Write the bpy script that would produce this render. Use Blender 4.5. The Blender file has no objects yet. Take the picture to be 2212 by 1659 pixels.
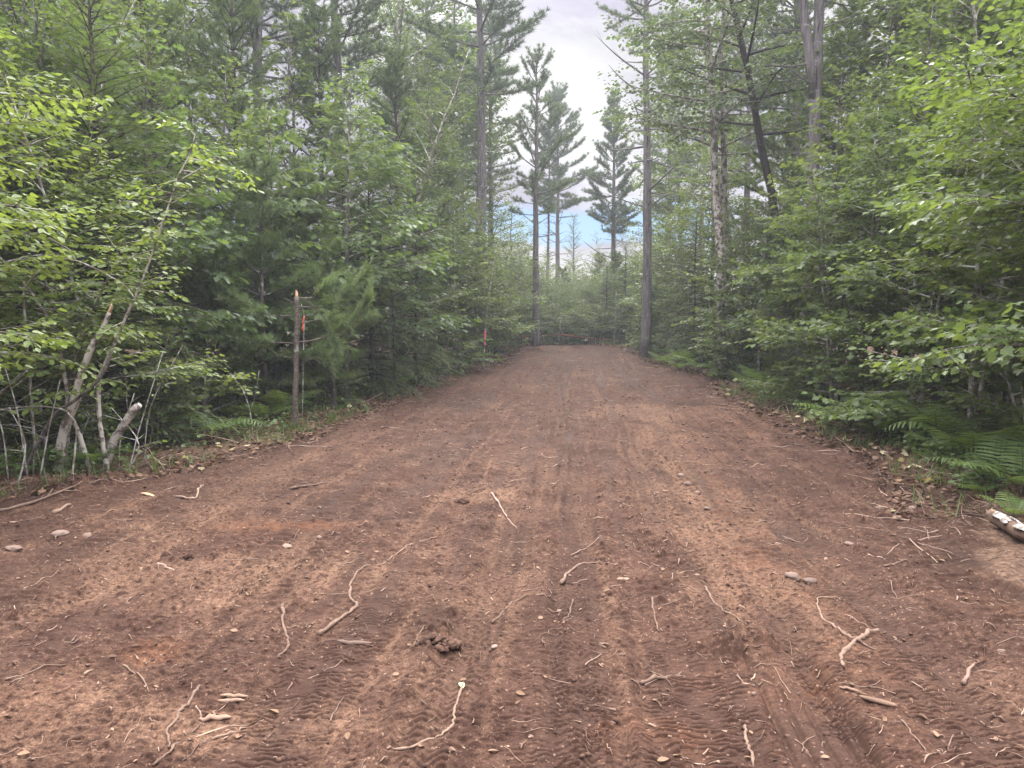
import bpy, math, random
import numpy as np
from mathutils import Vector

C = bpy.context.scene.collection
PI = math.pi
F_PX = 1579.0                     # focal length in pixels of a 2212 px wide picture
PITCH = math.atan(119.0 / F_PX)
CAM_H = 1.6

# ------------------------------------------------------------------ noise
def _hash(ix, iy, seed):
    h = (ix.astype(np.int64) * 374761393 + iy.astype(np.int64) * 668265263 + seed * 1442695041) & 0xFFFFFFFF
    h = ((h ^ (h >> 13)) * 1274126177) & 0xFFFFFFFF
    return (h ^ (h >> 16)) & 0xFFFFFFFF

def noise(x, y, seed=0):
    """gradient noise, about -1..1"""
    xi = np.floor(x); yi = np.floor(y)
    fx = (x - xi).astype(np.float32); fy = (y - yi).astype(np.float32)
    u = fx * fx * fx * (fx * (fx * 6 - 15) + 10); v = fy * fy * fy * (fy * (fy * 6 - 15) + 10)
    def g(dx, dy):
        a = _hash(xi + dx, yi + dy, seed).astype(np.float32) * np.float32(2 * PI / 4294967296.0)
        return np.cos(a) * (fx - dx) + np.sin(a) * (fy - dy)
    a = g(0, 0); b = g(1, 0); c = g(0, 1); d = g(1, 1)
    return ((a + (b - a) * u) * (1 - v) + (c + (d - c) * u) * v) * 1.5

def fbm(x, y, seed=0, octv=4, gain=0.5):
    s = 0; amp = 1
    for o in range(octv):
        s = s + amp * noise(x * 2 ** o + o * 17.3, y * 2 ** o - o * 9.1, seed + o)
        amp *= gain
    return s

def sstep(a, b, x):
    t = np.clip((x - a) / (b - a), 0, 1)
    return t * t * (3 - 2 * t)

# ------------------------------------------------------------------ the lie of the land
LE = np.array([(-8, -9), (0, -8), (5, -6.0), (7.2, -5.05), (8.15, -4.2), (10.1, -3.55), (14.4, -3.25), (20, -2.9), (23.6, -2.6), (25.2, -1.0), (28, -.75), (34, -.2), (37, 1.2), (40, 2.5)], float)
RE = np.array([(-8, 4.5), (0, 3.5), (3.5, 3.2), (4.7, 3.3), (5.74, 3.7), (7.2, 4.5), (9.3, 5.0), (12, 5.05), (18, 5.7), (22, 6.6), (24.5, 5.6), (30, 5.7), (34, 5.6), (37, 4.4), (40, 2.6)], float)

def edges(y):
    return np.interp(y, LE[:, 0], LE[:, 1]), np.interp(y, RE[:, 0], RE[:, 1])

def road_dist(x, y):
    """metres inside the cleared strip (positive) or outside it (negative)"""
    l, r = edges(y)
    w = 0.35 * noise(y * 0.9, y * 0 + 3.3, 5) + 0.15 * noise(y * 3.1, y * 0 + 7.7, 6)
    return np.where(y > 40, -3.0, np.minimum(x - l - w, r - x + w))

def base_h(x, y):
    x = np.asarray(x, float); y = np.asarray(y, float)
    h = 0.23 * sstep(17, 24.5, y) + 0.55 * sstep(23.5, 36, y) - 0.5 * sstep(38, 60, y)
    d = road_dist(x, y)
    h = h + 0.10 * np.exp(-((d + 0.25) / 0.45) ** 2) * (0.6 + 0.5 * noise(x * 0.7, y * 0.9, 11))
    h = h + 0.16 * sstep(0.2, -4, d) * (1 + 0.8 * noise(x * 0.25, y * 0.25, 12))
    h = h + 0.035 * noise(x * 0.55, y * 0.4, 13)
    return h

def H(x, y):
    return float(base_h(np.array([x]), np.array([y]))[0])

def ray(qx, qy):
    a = (qx - 1106) / F_PX; b = (829.5 - qy) / F_PX
    dy = math.cos(PITCH) + b * math.sin(PITCH); dz = -math.sin(PITCH) + b * math.cos(PITCH)
    return a / dy, dz / dy

def at(qx, qy, Z):
    a, b = ray(qx, qy)
    return Vector((a * Z, Z, CAM_H + b * Z))

def on_ground(qx, qy):
    a, b = ray(qx, qy)
    lo = 1.5
    for Z in np.arange(1.5, 60, 0.02):
        if CAM_H + b * Z <= H(a * Z, Z):
            lo = Z; break
    return a * lo, lo

# ------------------------------------------------------------------ mesh building
def link(name, me, mat=None, parent=None):
    o = bpy.data.objects.new(name, me)
    C.objects.link(o)
    if mat and len(me.materials) == 0: me.materials.append(mat)
    if parent: o.parent = parent
    return o

def mesh_np(name, V, faces, attrs=None, smooth=False):
    """V (n,3); faces: list of int arrays, each (m,k)"""
    me = bpy.data.meshes.new(name)
    V = np.ascontiguousarray(V, np.float32)
    faces = [np.asarray(f, np.int32) for f in faces if len(f)]
    loops = np.concatenate([f.ravel() for f in faces])
    tot = np.concatenate([np.full(len(f), f.shape[1], np.int32) for f in faces])
    start = np.concatenate([[0], np.cumsum(tot)[:-1]]).astype(np.int32)
    me.vertices.add(len(V)); me.loops.add(len(loops)); me.polygons.add(len(tot))
    me.vertices.foreach_set('co', V.ravel())
    me.loops.foreach_set('vertex_index', loops)
    me.polygons.foreach_set('loop_start', start)
    me.polygons.foreach_set('loop_total', tot)
    me.update(calc_edges=True)
    if smooth: me.polygons.foreach_set('use_smooth', np.ones(len(tot), bool))
    for k, a in (attrs or {}).items():
        at_ = me.attributes.new(k, 'FLOAT', 'POINT')
        at_.data.foreach_set('value', np.ascontiguousarray(a, np.float32))
    return me

class Tubes:
    def __init__(s): s.V = []; s.F = []; s.T = []; s.n = 0; s.A = []
    def add(s, P, R, sides=5, cap=True, rough=0.0, rng=None, val=0.0):
        P = np.asarray(P, float); R = np.asarray(R, float); m = len(P)
        T = np.gradient(P, axis=0); T /= np.linalg.norm(T, axis=1)[:, None] + 1e-9
        ref = np.array([0.31, 0.95, 0.05]) if abs(T[:, 2]).mean() > 0.6 else np.array([0.05, 0.03, 1.0])
        U = np.cross(T, ref); U /= np.linalg.norm(U, axis=1)[:, None] + 1e-9
        W = np.cross(T, U)
        a = np.arange(sides) * 2 * PI / sides
        rr = R[:, None] * np.ones(sides)
        if rough and rng is not None: rr = rr * (1 + rough * rng.standard_normal((m, sides)))
        ring = P[:, None, :] + rr[..., None] * (np.cos(a)[None, :, None] * U[:, None, :] + np.sin(a)[None, :, None] * W[:, None, :])
        s.V.append(ring.reshape(-1, 3))
        i = np.arange(m - 1)[:, None] * sides; j = np.arange(sides)[None, :]; j2 = (j + 1) % sides
        q = np.stack([i + j, i + j2, i + sides + j2, i + sides + j], -1).reshape(-1, 4) + s.n
        s.F.append(q)
        s.A.append(np.full(m * sides, val))
        if cap:
            s.V.append(np.array([P[0], P[-1]])); s.A.append(np.full(2, val))
            c0 = s.n + m * sides; c1 = c0 + 1; jj = np.arange(sides)
            s.T.append(np.stack([np.full(sides, c0), s.n + (jj + 1) % sides, s.n + jj], -1))
            e = s.n + (m - 1) * sides
            s.T.append(np.stack([np.full(sides, c1), e + jj, e + (jj + 1) % sides], -1))
            s.n += 2
        s.n += m * sides
    def mesh(s, name, smooth=True):
        return mesh_np(name, np.concatenate(s.V), [np.concatenate(s.F)] + ([np.concatenate(s.T)] if s.T else []), {'var': np.concatenate(s.A)}, smooth)

def unit(a): return a / (np.linalg.norm(a, axis=-1, keepdims=True) + 1e-9)

class Leaves:
    def __init__(s): s.B = {}
    def add(s, tpl, P, D, N, S, var):
        s.B.setdefault(tpl, []).append((np.asarray(P, float), np.asarray(D, float), np.asarray(N, float), np.asarray(S, float), np.asarray(var, float)))
    def count(s): return sum(len(b[0]) for v in s.B.values() for b in v)
    def mesh(s, name, smooth=False):
        VV = []; FF = []; AA = []; n0 = 0
        for tpl, bl in s.B.items():
            tv, tf = TPL[tpl]
            P, D, N, S, A = [np.concatenate([b[k] for b in bl]) for k in range(5)]
            D = unit(D); X = unit(np.cross(D, N)); Nn = np.cross(X, D)
            V = P[:, None, :] + S[:, None, None] * (tv[None, :, 0:1] * X[:, None, :] + tv[None, :, 1:2] * D[:, None, :] + tv[None, :, 2:3] * Nn[:, None, :])
            k = len(tv); n = len(P)
            F = (tf[None] + (np.arange(n) * k)[:, None, None] + n0).reshape(-1, tf.shape[1])
            VV.append(V.reshape(-1, 3)); FF.append(F); AA.append(np.repeat(A, k)); n0 += n * k
        return mesh_np(name, np.concatenate(VV), FF, {'var': np.concatenate(AA)}, smooth)

def fan(outline, centre, zc=-0.06, curl=0.10):
    o = np.array(outline, float); n = len(o)
    V = np.zeros((n + 1, 3)); V[:n, :2] = o; V[n, :2] = centre; V[n, 2] = zc
    V[:n, 2] = np.abs(o[:, 0]) * 0.22 - curl * (o[:, 1] ** 2)
    return V, np.array([(n, i, (i + 1) % n) for i in range(n)])

def mirror(half):
    return [(0, 0)] + half + [(0, 1.0)] + [(-x, y) for x, y in half[::-1]]

TPL = {}
TPL['oval'] = fan(mirror([(.20, .18), (.30, .45), (.19, .76)]), (0, .5))
TPL['maple'] = fan(mirror([(.30, -.02), (.33, .16), (.56, .30), (.40, .42), (.50, .68), (.20, .62), (.14, .80)]), (0, .38))
TPL['oak'] = fan(mirror([(.06, .12), (.20, .22), (.09, .32), (.32, .45), (.14, .54), (.36, .70), (.16, .76), (.17, .92)]), (0, .5), -.03)
TPL['small'] = fan([(0, 0), (.30, .42), (0, 1), (-.30, .42)], (0, .45), -.05)
TPL['far'] = (np.array([(0, 0, 0), (.34, .42, .06), (0, 1, -.1), (-.34, .42, .06)]), np.array([(0, 1, 2), (0, 2, 3)]))
TPL['blade'] = (np.array([(-.03, 0, 0), (.03, 0, 0), (.02, .6, -.05), (-.02, .6, -.05), (0, 1, -.2)]), np.array([(0, 1, 2), (0, 2, 3), (3, 2, 4)]))

def tuft(n, half, w, seed, up=0.15):
    r = np.random.default_rng(seed); V = []; F = []
    for i in range(n):
        az = r.uniform(0, 2 * PI); th = half * math.sqrt(r.uniform(.03, 1)); L = r.uniform(.7, 1.05)
        d = np.array([math.sin(th) * math.cos(az), math.cos(th), math.sin(th) * math.sin(az) + up]); d /= np.linalg.norm(d)
        sd = np.cross(d, r.standard_normal(3)); sd /= np.linalg.norm(sd)
        b = np.array([0, -r.uniform(0, .5), 0]); k = len(V)
        mid = b + d * L * .55 + sd * w * .5
        V += [b - sd * w * .5, b + sd * w * .5, b + d * L]
        F.append((k, k + 1, k + 2))
    return np.array(V), np.array(F)
for i in range(3):
    TPL['tuft%d' % i] = tuft(17, 1.15, .072, 10 + i)       # near pines, fine needles
    TPL['ftuft%d' % i] = tuft(26, 1.25, .062, 20 + i, .3)   # far pines, the same tuft coarser

def comb(n, w, l, seed, lift=.25, taper=.5):
    """a flat spray: n pairs of short needles or pinnules along +y"""
    r = np.random.default_rng(seed); V = []; F = []
    for i in range(n):
        t = (i + .5) / n; ln = l * (1 - taper * t) * r.uniform(.85, 1.15)
        for sgn in (-1, 1):
            k = len(V); yy = t + r.uniform(-.01, .01)
            V += [(0, yy - w, 0), (0, yy + w, 0), (sgn * ln, yy + ln * .55, lift * ln * r.uniform(-.5, 1))]
            F.append((k, k + 1, k + 2))
    k = len(V); V += [(-.008, 0, 0), (.008, 0, 0), (0, 1.04, 0)]; F.append((k, k + 1, k + 2))
    return np.array(V, float), np.array(F)
TPL['spray'] = comb(13, .021, .125, 5, .5, .45)
TPL['pinna'] = fan(mirror([(.085, .06), (.060, .14), (.090, .24), (.062, .32), (.085, .43), (.055, .51), (.070, .62), (.040, .70), (.045, .82)]), (0, .4), -.015, .14)

# ------------------------------------------------------------------ materials
class NT:
    def __init__(s, tree): s.t = tree
    def n(s, typ, **kw):
        nd = s.t.nodes.new(typ)
        for k, v in kw.items():
            if k.startswith('i_'): nd.inputs[k[2:].replace('_', ' ')].default_value = v
            else: setattr(nd, k, v)
        return nd
    def l(s, a, b): s.t.links.new(a, b)
    def ramp(s, fac, stops):
        r = s.n('ShaderNodeValToRGB'); e = r.color_ramp.elements
        while len(e) > 1: e.remove(e[-1])
        e[0].position = stops[0][0]; e[0].color = tuple(stops[0][1]) + (1,)
        for p, c in stops[1:]:
            x = e.new(p); x.color = tuple(c) + (1,)
        s.l(fac, r.inputs[0]); return r.outputs[0]
    def math(s, op, a, b=None, c=None):
        m = s.n('ShaderNodeMath', operation=op)
        for i, v in enumerate((a, b, c)):
            if v is None: continue
            if isinstance(v, (int, float)): m.inputs[i].default_value = v
            else: s.l(v, m.inputs[i])
        return m.outputs[0]
    def mix(s, f, a, b, blend='MIX'):
        m = s.n('ShaderNodeMix', data_type='RGBA', blend_type=blend)
        for i, v in ((0, f), (6, a), (7, b)):
            if isinstance(v, (int, float)): m.inputs[i].default_value = v
            elif isinstance(v, tuple): m.inputs[i].default_value = v + (1,)
            else: s.l(v, m.inputs[i])
        return m.outputs[2]
    def noise(s, vec, scale, detail=4, rough=.55, dist=0):
        m = s.n('ShaderNodeTexNoise'); m.inputs['Scale'].default_value = scale; m.inputs['Detail'].default_value = detail
        m.inputs['Roughness'].default_value = rough; m.inputs['Distortion'].default_value = dist
        if vec is not None: s.l(vec, m.inputs['Vector'])
        return m.outputs['Fac']
    def mapping(s, vec, scale):
        m = s.n('ShaderNodeMapping'); m.inputs['Scale'].default_value = scale; s.l(vec, m.inputs['Vector']); return m.outputs[0]
    def attr(s, name):
        a = s.n('ShaderNodeAttribute', attribute_name=name); return a.outputs['Fac']
    def maprange(s, v, a, b, c=0, d=1):
        m = s.n('ShaderNodeMapRange', interpolation_type='SMOOTHSTEP')
        s.l(v, m.inputs[0])
        for i, x in enumerate((a, b, c, d)): m.inputs[i + 1].default_value = x
        return m.outputs[0]

def new_mat(name):
    m = bpy.data.materials.new(name); m.use_nodes = True
    t = NT(m.node_tree)
    p = m.node_tree.nodes['Principled BSDF']
    return m, t, p

def leaf_mat(name, stops, trans=.35, rough=.5, spec=.35, objvar=.35):
    m, t, p = new_mat(name)
    oi = t.n('ShaderNodeObjectInfo')
    f = t.math('ADD', t.math('MULTIPLY', t.attr('var'), 1 - objvar), t.math('MULTIPLY', oi.outputs['Random'], objvar))
    col = t.ramp(f, stops)
    t.l(col, p.inputs['Base Color']); p.inputs['Roughness'].default_value = rough; p.inputs['Specular IOR Level'].default_value = spec
    tr = t.n('ShaderNodeBsdfTranslucent')
    t.l(t.mix(1.0, col, (1.5, 1.42, .85), 'MULTIPLY'), tr.inputs['Color'])
    mx = t.n('ShaderNodeMixShader'); mx.inputs[0].default_value = trans
    t.l(p.outputs[0], mx.inputs[1]); t.l(tr.outputs[0], mx.inputs[2])
    t.l(mx.outputs[0], m.node_tree.nodes['Material Output'].inputs['Surface'])
    return m

def bark_mat(name, dark, light, lichen=None, lich_amt=.5, zs=.18, scale=22, bump=.5):
    m, t, p = new_mat(name)
    tc = t.n('ShaderNodeTexCoord'); v = t.mapping(tc.outputs['Object'], (1, 1, zs))
    n1 = t.noise(v, scale, 6, .65, .6)
    col = t.ramp(n1, [(.32, dark), (.52, tuple((a + b) / 2 for a, b in zip(dark, light))), (.68, light)])
    if lichen:
        n2 = t.noise(tc.outputs['Object'], 7, 5, .65)
        col = t.mix(t.maprange(n2, .62 - .25 * lich_amt, .70 - .2 * lich_amt), col, lichen)
    t.l(col, p.inputs['Base Color']); p.inputs['Roughness'].default_value = .92; p.inputs['Specular IOR Level'].default_value = .2
    b = t.n('ShaderNodeBump'); b.inputs['Strength'].default_value = bump; b.inputs['Distance'].default_value = .02
    t.l(n1, b.inputs['Height']); t.l(b.outputs[0], p.inputs['Normal'])
    return m

def plain(name, stops, scale=9, rough=.9, spec=.25, bump=.3, zs=1):
    m, t, p = new_mat(name)
    tc = t.n('ShaderNodeTexCoord'); v = t.mapping(tc.outputs['Object'], (1, 1, zs))
    n1 = t.noise(v, scale, 5, .6, .3); n2 = t.attr('var')
    f = t.math('ADD', t.math('MULTIPLY', n1, .6), t.math('MULTIPLY', n2, .5))
    t.l(t.ramp(f, stops), p.inputs['Base Color']); p.inputs['Roughness'].default_value = rough; p.inputs['Specular IOR Level'].default_value = spec
    b = t.n('ShaderNodeBump'); b.inputs['Strength'].default_value = bump; b.inputs['Distance'].default_value = .006
    t.l(n1, b.inputs['Height']); t.l(b.outputs[0], p.inputs['Normal'])
    return m

M = {}
M['maple'] = leaf_mat('maple_leaf', [(0, (0.050, 0.081, 0.026)), (.45, (0.092, 0.136, 0.039)), (.8, (0.140, 0.187, 0.045)), (1, (0.200, 0.242, 0.059))], .5)
M['oval'] = leaf_mat('oval_leaf', [(0, (0.054, 0.088, 0.024)), (.45, (0.102, 0.152, 0.037)), (.8, (0.155, 0.209, 0.045)), (1, (0.220, 0.275, 0.063))], .42)
M['oak'] = leaf_mat('oak_leaf', [(0, (0.050, 0.086, 0.032)), (.5, (0.086, 0.134, 0.045)), (1, (0.135, 0.187, 0.056))], .5)
M['far'] = leaf_mat('canopy_leaf', [(0, (0.048, 0.077, 0.032)), (.5, (0.086, 0.128, 0.050)), (1, (0.135, 0.182, 0.060))], .5)
M['pine'] = leaf_mat('pine_needle', [(0, (0.062, 0.097, 0.039)), (.5, (0.105, 0.154, 0.060)), (1, (0.155, 0.209, 0.081))], .42, .55, .3)
M['tallpine'] = leaf_mat('old_pine_needle', [(0, (.046, .072, .042)), (.5, (.076, .112, .060)), (1, (.115, .155, .078))], .36, .55, .3)
M['bank'] = leaf_mat('brightened_sapling_leaf', [(0, (.075, .115, .040)), (.5, (.12, .17, .056)), (1, (.17, .215, .072))], .5)  # leaf colour lightened to offset the backlit, hazy dimness of the far saplings
M['spruce'] = leaf_mat('spruce_needle', [(0, (0.046, 0.073, 0.022)), (.5, (0.078, 0.116, 0.032)), (1, (0.125, 0.171, 0.045))], .36, .55, .3)
M['fern'] = leaf_mat('fern_frond', [(0, (.060, .100, .026)), (.5, (.105, .165, .042)), (1, (.15, .21, .058))], .46, .5, .3)
M['litter'] = leaf_mat('dead_leaf', [(0, (.045, .024, .016)), (.45, (.095, .054, .032)), (.75, (.17, .105, .062)), (.95, (.20, .135, .085)), (1, (.15, .17, .075))], .1, .8, .2, 0)
M['wilt'] = leaf_mat('wilted_leaf', [(0, (.20, .14, .07)), (.5, (.32, .27, .14)), (1, (.48, .46, .28))], .25, .7, .2, 0)
M['cover'] = leaf_mat('low_plant_leaf', [(0, (.045, .078, .020)), (.6, (.085, .135, .034)), (1, (.14, .19, .048))], .4)
M['bark'] = bark_mat('grey_bark', (.035, .029, .024), (.16, .14, .12), (.26, .27, .23), .35)
M['pinebark'] = bark_mat('pine_bark', (.060, .052, .050), (.21, .19, .18), (.22, .22, .20), .15, .12, 16, .8)
M['palebark'] = bark_mat('pale_sapling_bark', (.10, .085, .065), (.26, .23, .18), (.42, .42, .37), .6, .5, 18)
M['lichenbark'] = bark_mat('lichen_bark', (.055, .042, .032), (.19, .155, .12), (.46, .43, .37), .75, .35, 15)
M['darkbark'] = bark_mat('dark_bark', (.018, .014, .012), (.075, .056, .046), None, 0, .2, 20, .8)
M['snagbark'] = bark_mat('snag_bark', (.045, .035, .028), (.165, .135, .11), (.24, .25, .21), .2, 2.2, 12, .9)
M['wood'] = plain('split_wood', [(.25, (.22, .12, .065)), (.5, (.46, .29, .16)), (.75, (.66, .48, .30))], 30, .8, .25, .3, .15)
M['root'] = plain('root_bark', [(.3, (.040, .025, .018)), (.5, (.115, .074, .050)), (.78, (.225, .155, .105))], 38, .9)
M['twig'] = plain('twig_bark', [(.2, (.055, .036, .028)), (.5, (.15, .10, .07)), (.85, (.33, .24, .17))], 20, .9)
M['stone'] = plain('field_stone', [(.2, (.065, .041, .028)), (.5, (.115, .076, .054)), (.85, (.20, .142, .105))], 12, .8, .3, .5)
M['clod'] = plain('soil_clod', [(.2, (.030, .017, .012)), (.5, (.056, .032, .022)), (.85, (.105, .063, .043))], 40, 1, .1, 1.0)
M['chip'] = plain('wood_chip', [(.2, (.070, .041, .027)), (.5, (.145, .092, .060)), (.85, (.25, .17, .115))], 30, .9)

def flat_mat(name, col, rough=.5, noise_amt=.25):
    m, t, p = new_mat(name)
    tc = t.n('ShaderNodeTexCoord'); n = t.noise(tc.outputs['Object'], 14, 4)
    t.l(t.mix(n, tuple(c * (1 - noise_amt) for c in col), tuple(min(1, c * (1 + noise_amt)) for c in col)), p.inputs['Base Color'])
    p.inputs['Roughness'].default_value = rough
    return m
M['orange'] = flat_mat('orange_tape', (.60, .15, .065), .4)
M['redflag'] = flat_mat('red_orange_tape', (.62, .085, .045), .4)
M['pink'] = flat_mat('pink_tape', (.70, .13, .21), .4)
M['paleleaf'] = flat_mat('pale_green_leaf', (.17, .26, .11), .6)

# ------------------------------------------------------------------ things
def tag(o, label, cat, group=None, kind=None):
    if label: o['label'] = label
    if cat: o['category'] = cat
    if group: o['group'] = group
    if kind: o['kind'] = kind
    return o

def empty(name, loc, rot=(0, 0, 0), scale=1.0):
    o = bpy.data.objects.new(name, None); C.objects.link(o)
    o.location = loc; o.rotation_euler = rot
    o.scale = (scale,) * 3 if isinstance(scale, (int, float)) else scale
    o.empty_display_size = .2
    return o

def copy_thing(src):
    r = src.copy(); C.objects.link(r)
    for ch in list(src.children):
        c = ch.copy(); C.objects.link(c); c.parent = r
        for g in list(ch.children):
            d = g.copy(); C.objects.link(d); d.parent = c
    return r

# ------------------------------------------------------------------ sky, sun, camera
sc = bpy.context.scene
SUN_EL, SUN_AZ = math.radians(44), math.radians(5)      # azimuth clockwise from +Y
def build_light():
    w = bpy.data.worlds.new('World'); sc.world = w; w.use_nodes = True
    nt = w.node_tree; nt.nodes.clear(); t = NT(nt)
    out = t.n('ShaderNodeOutputWorld')
    sky = t.n('ShaderNodeTexSky', sky_type='NISHITA', sun_disc=False)
    sky.sun_elevation = SUN_EL; sky.sun_rotation = SUN_AZ; sky.air_density = 1.0; sky.dust_density = .6
    b1 = t.n('ShaderNodeBackground'); b1.inputs[1].default_value = .045; t.l(t.mix(1.0, sky.outputs[0], (.46, .74, 1.05), 'MULTIPLY'), b1.inputs[0])
    tc = t.n('ShaderNodeTexCoord'); v = tc.outputs['Generated']
    sep = t.n('ShaderNodeSeparateXYZ'); t.l(v, sep.inputs[0]); z = sep.outputs[2]
    n_edge = t.noise(t.mapping(v, (1, 1, 3.5)), 5.0, 7, .6)
    zz = t.math('ADD', z, t.math('MULTIPLY', t.math('SUBTRACT', n_edge, .5), .075))
    band = t.math('MULTIPLY', t.maprange(zz, .108, .124), t.maprange(zz, .146, .172, 1, 0))
    # the cloud deck opens on a small blue patch low in the north, with a few thinner gaps beside it
    gapx = t.math('ABSOLUTE', t.math('SUBTRACT', sep.outputs[0], .10)); n_gap = t.noise(t.mapping(v, (1, 1, .2)), 4.0, 3, .5)
    band = t.math('MULTIPLY', band, t.math('MAXIMUM', t.maprange(t.math('ADD', gapx, t.math('MULTIPLY', t.math('SUBTRACT', n_gap, .5), .15)), .10, .22, 1, 0), t.maprange(n_gap, .54, .62, 0, .6)))
    n1 = t.noise(t.mapping(v, (1, 1, 1.7)), 3.4, 7, .56, .25)
    n2 = t.noise(t.mapping(v, (1, 1, 1.5)), 1.6, 3, .5)
    f = t.math('ADD', t.math('MULTIPLY', n1, .75), t.math('MULTIPLY', n2, .35))
    cloud = t.ramp(f, [(.47, (.48, .455, .57)), (.56, (.64, .61, .71)), (.62, (.90, .88, .92)), (.71, (1.14, 1.12, 1.10))])
    cloud = t.mix(t.maprange(z, .13, .07), cloud, (1.04, 1.0, .98))      # the far cloud bank low in the north is sunlit and white
    b2 = t.n('ShaderNodeBackground'); t.l(cloud, b2.inputs[0])
    # the unseen sky overhead is brightened well past a real overcast, as added fill
    t.l(t.maprange(z, .34, .85, .36, 6.5), b2.inputs[1])
    mask = t.math('SUBTRACT', 1.0, t.math('MULTIPLY', band, .92))
    mx = t.n('ShaderNodeMixShader'); t.l(mask, mx.inputs[0]); t.l(b1.outputs[0], mx.inputs[1]); t.l(b2.outputs[0], mx.inputs[2])
    t.l(mx.outputs[0], out.inputs['Surface'])
    w.cycles.sampling_method = 'MANUAL'; w.cycles.sample_map_resolution = 512
    s = bpy.data.lights.new('sun', 'SUN'); s.energy = 3.3; s.angle = math.radians(16); s.color = (1, .95, .87)
    so = bpy.data.objects.new('sun', s); C.objects.link(so)
    d = Vector((math.sin(SUN_AZ) * math.cos(SUN_EL), math.cos(SUN_AZ) * math.cos(SUN_EL), math.sin(SUN_EL)))
    so.rotation_euler = d.to_track_quat('Z', 'Y').to_euler(); so.location = (0, 0, 40)
    cam = bpy.data.cameras.new('camera'); co = bpy.data.objects.new('camera', cam); C.objects.link(co)
    cam.sensor_width = 36; cam.lens = 36 * F_PX / 2212; cam.clip_start = .05; cam.clip_end = 3000
    co.location = (0, 0, CAM_H); co.rotation_euler = (PI / 2 - PITCH, 0, 0)
    sc.camera = co
    sc.view_settings.view_transform = 'Standard'; sc.view_settings.look = 'None'
    sc.view_settings.exposure = EXPOSURE; sc.view_settings.gamma = 1
    cy = sc.cycles
    cy.max_bounces = 6; cy.diffuse_bounces = 4; cy.glossy_bounces = 2; cy.transmission_bounces = 4; cy.volume_bounces = 1; cy.transparent_max_bounces = 4
    cy.use_denoising = True; cy.denoiser = 'OPENIMAGEDENOISE'; cy.denoising_prefilter = 'NONE'
    cy.use_adaptive_sampling = False
    cy.caustics_reflective = False; cy.caustics_refractive = False
EXPOSURE = 1.05
build_light()

# ------------------------------------------------------------------ ground
# wheel and track marks: x at y = 0, drift per metre, half width, kind, y range
LANES = [(.06, .085, .15, 'tyre', (0, 12)), (-.50, .085, .13, 'tyre', (0, 6.2)), (-.12, .085, .24, 'scale', (0, 4.6)), (.50, .10, .26, 'scale', (0, 3.9)), (1.02, .14, .12, 'scale', (0, 4.4)),
         (.82, .13, .17, 'slide', (1.5, 3.6)), (1.55, .09, .20, 'scale', (0, 6)), (-1.15, .06, .24, 'scale', (0, 4.5)),
         (-3.3, .05, .26, 'track', (3, 12)), (-1.9, .07, .24, 'track', (4, 22)), (2.35, .11, .26, 'track', (2, 9)), (1.05, .13, .24, 'track', (5, 20)),
         (-.25, .085, .12, 'tyre', (6, 26)), (.75, .085, .12, 'tyre', (6, 26)), (-.9, .10, .22, 'track', (8, 24)), (-4.3, -.02, .25, 'track', (2.5, 8)), (3.0, .12, .2, 'track', (5, 16)),
         (1.75, .10, .17, 'rut', (3, 9))]

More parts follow.
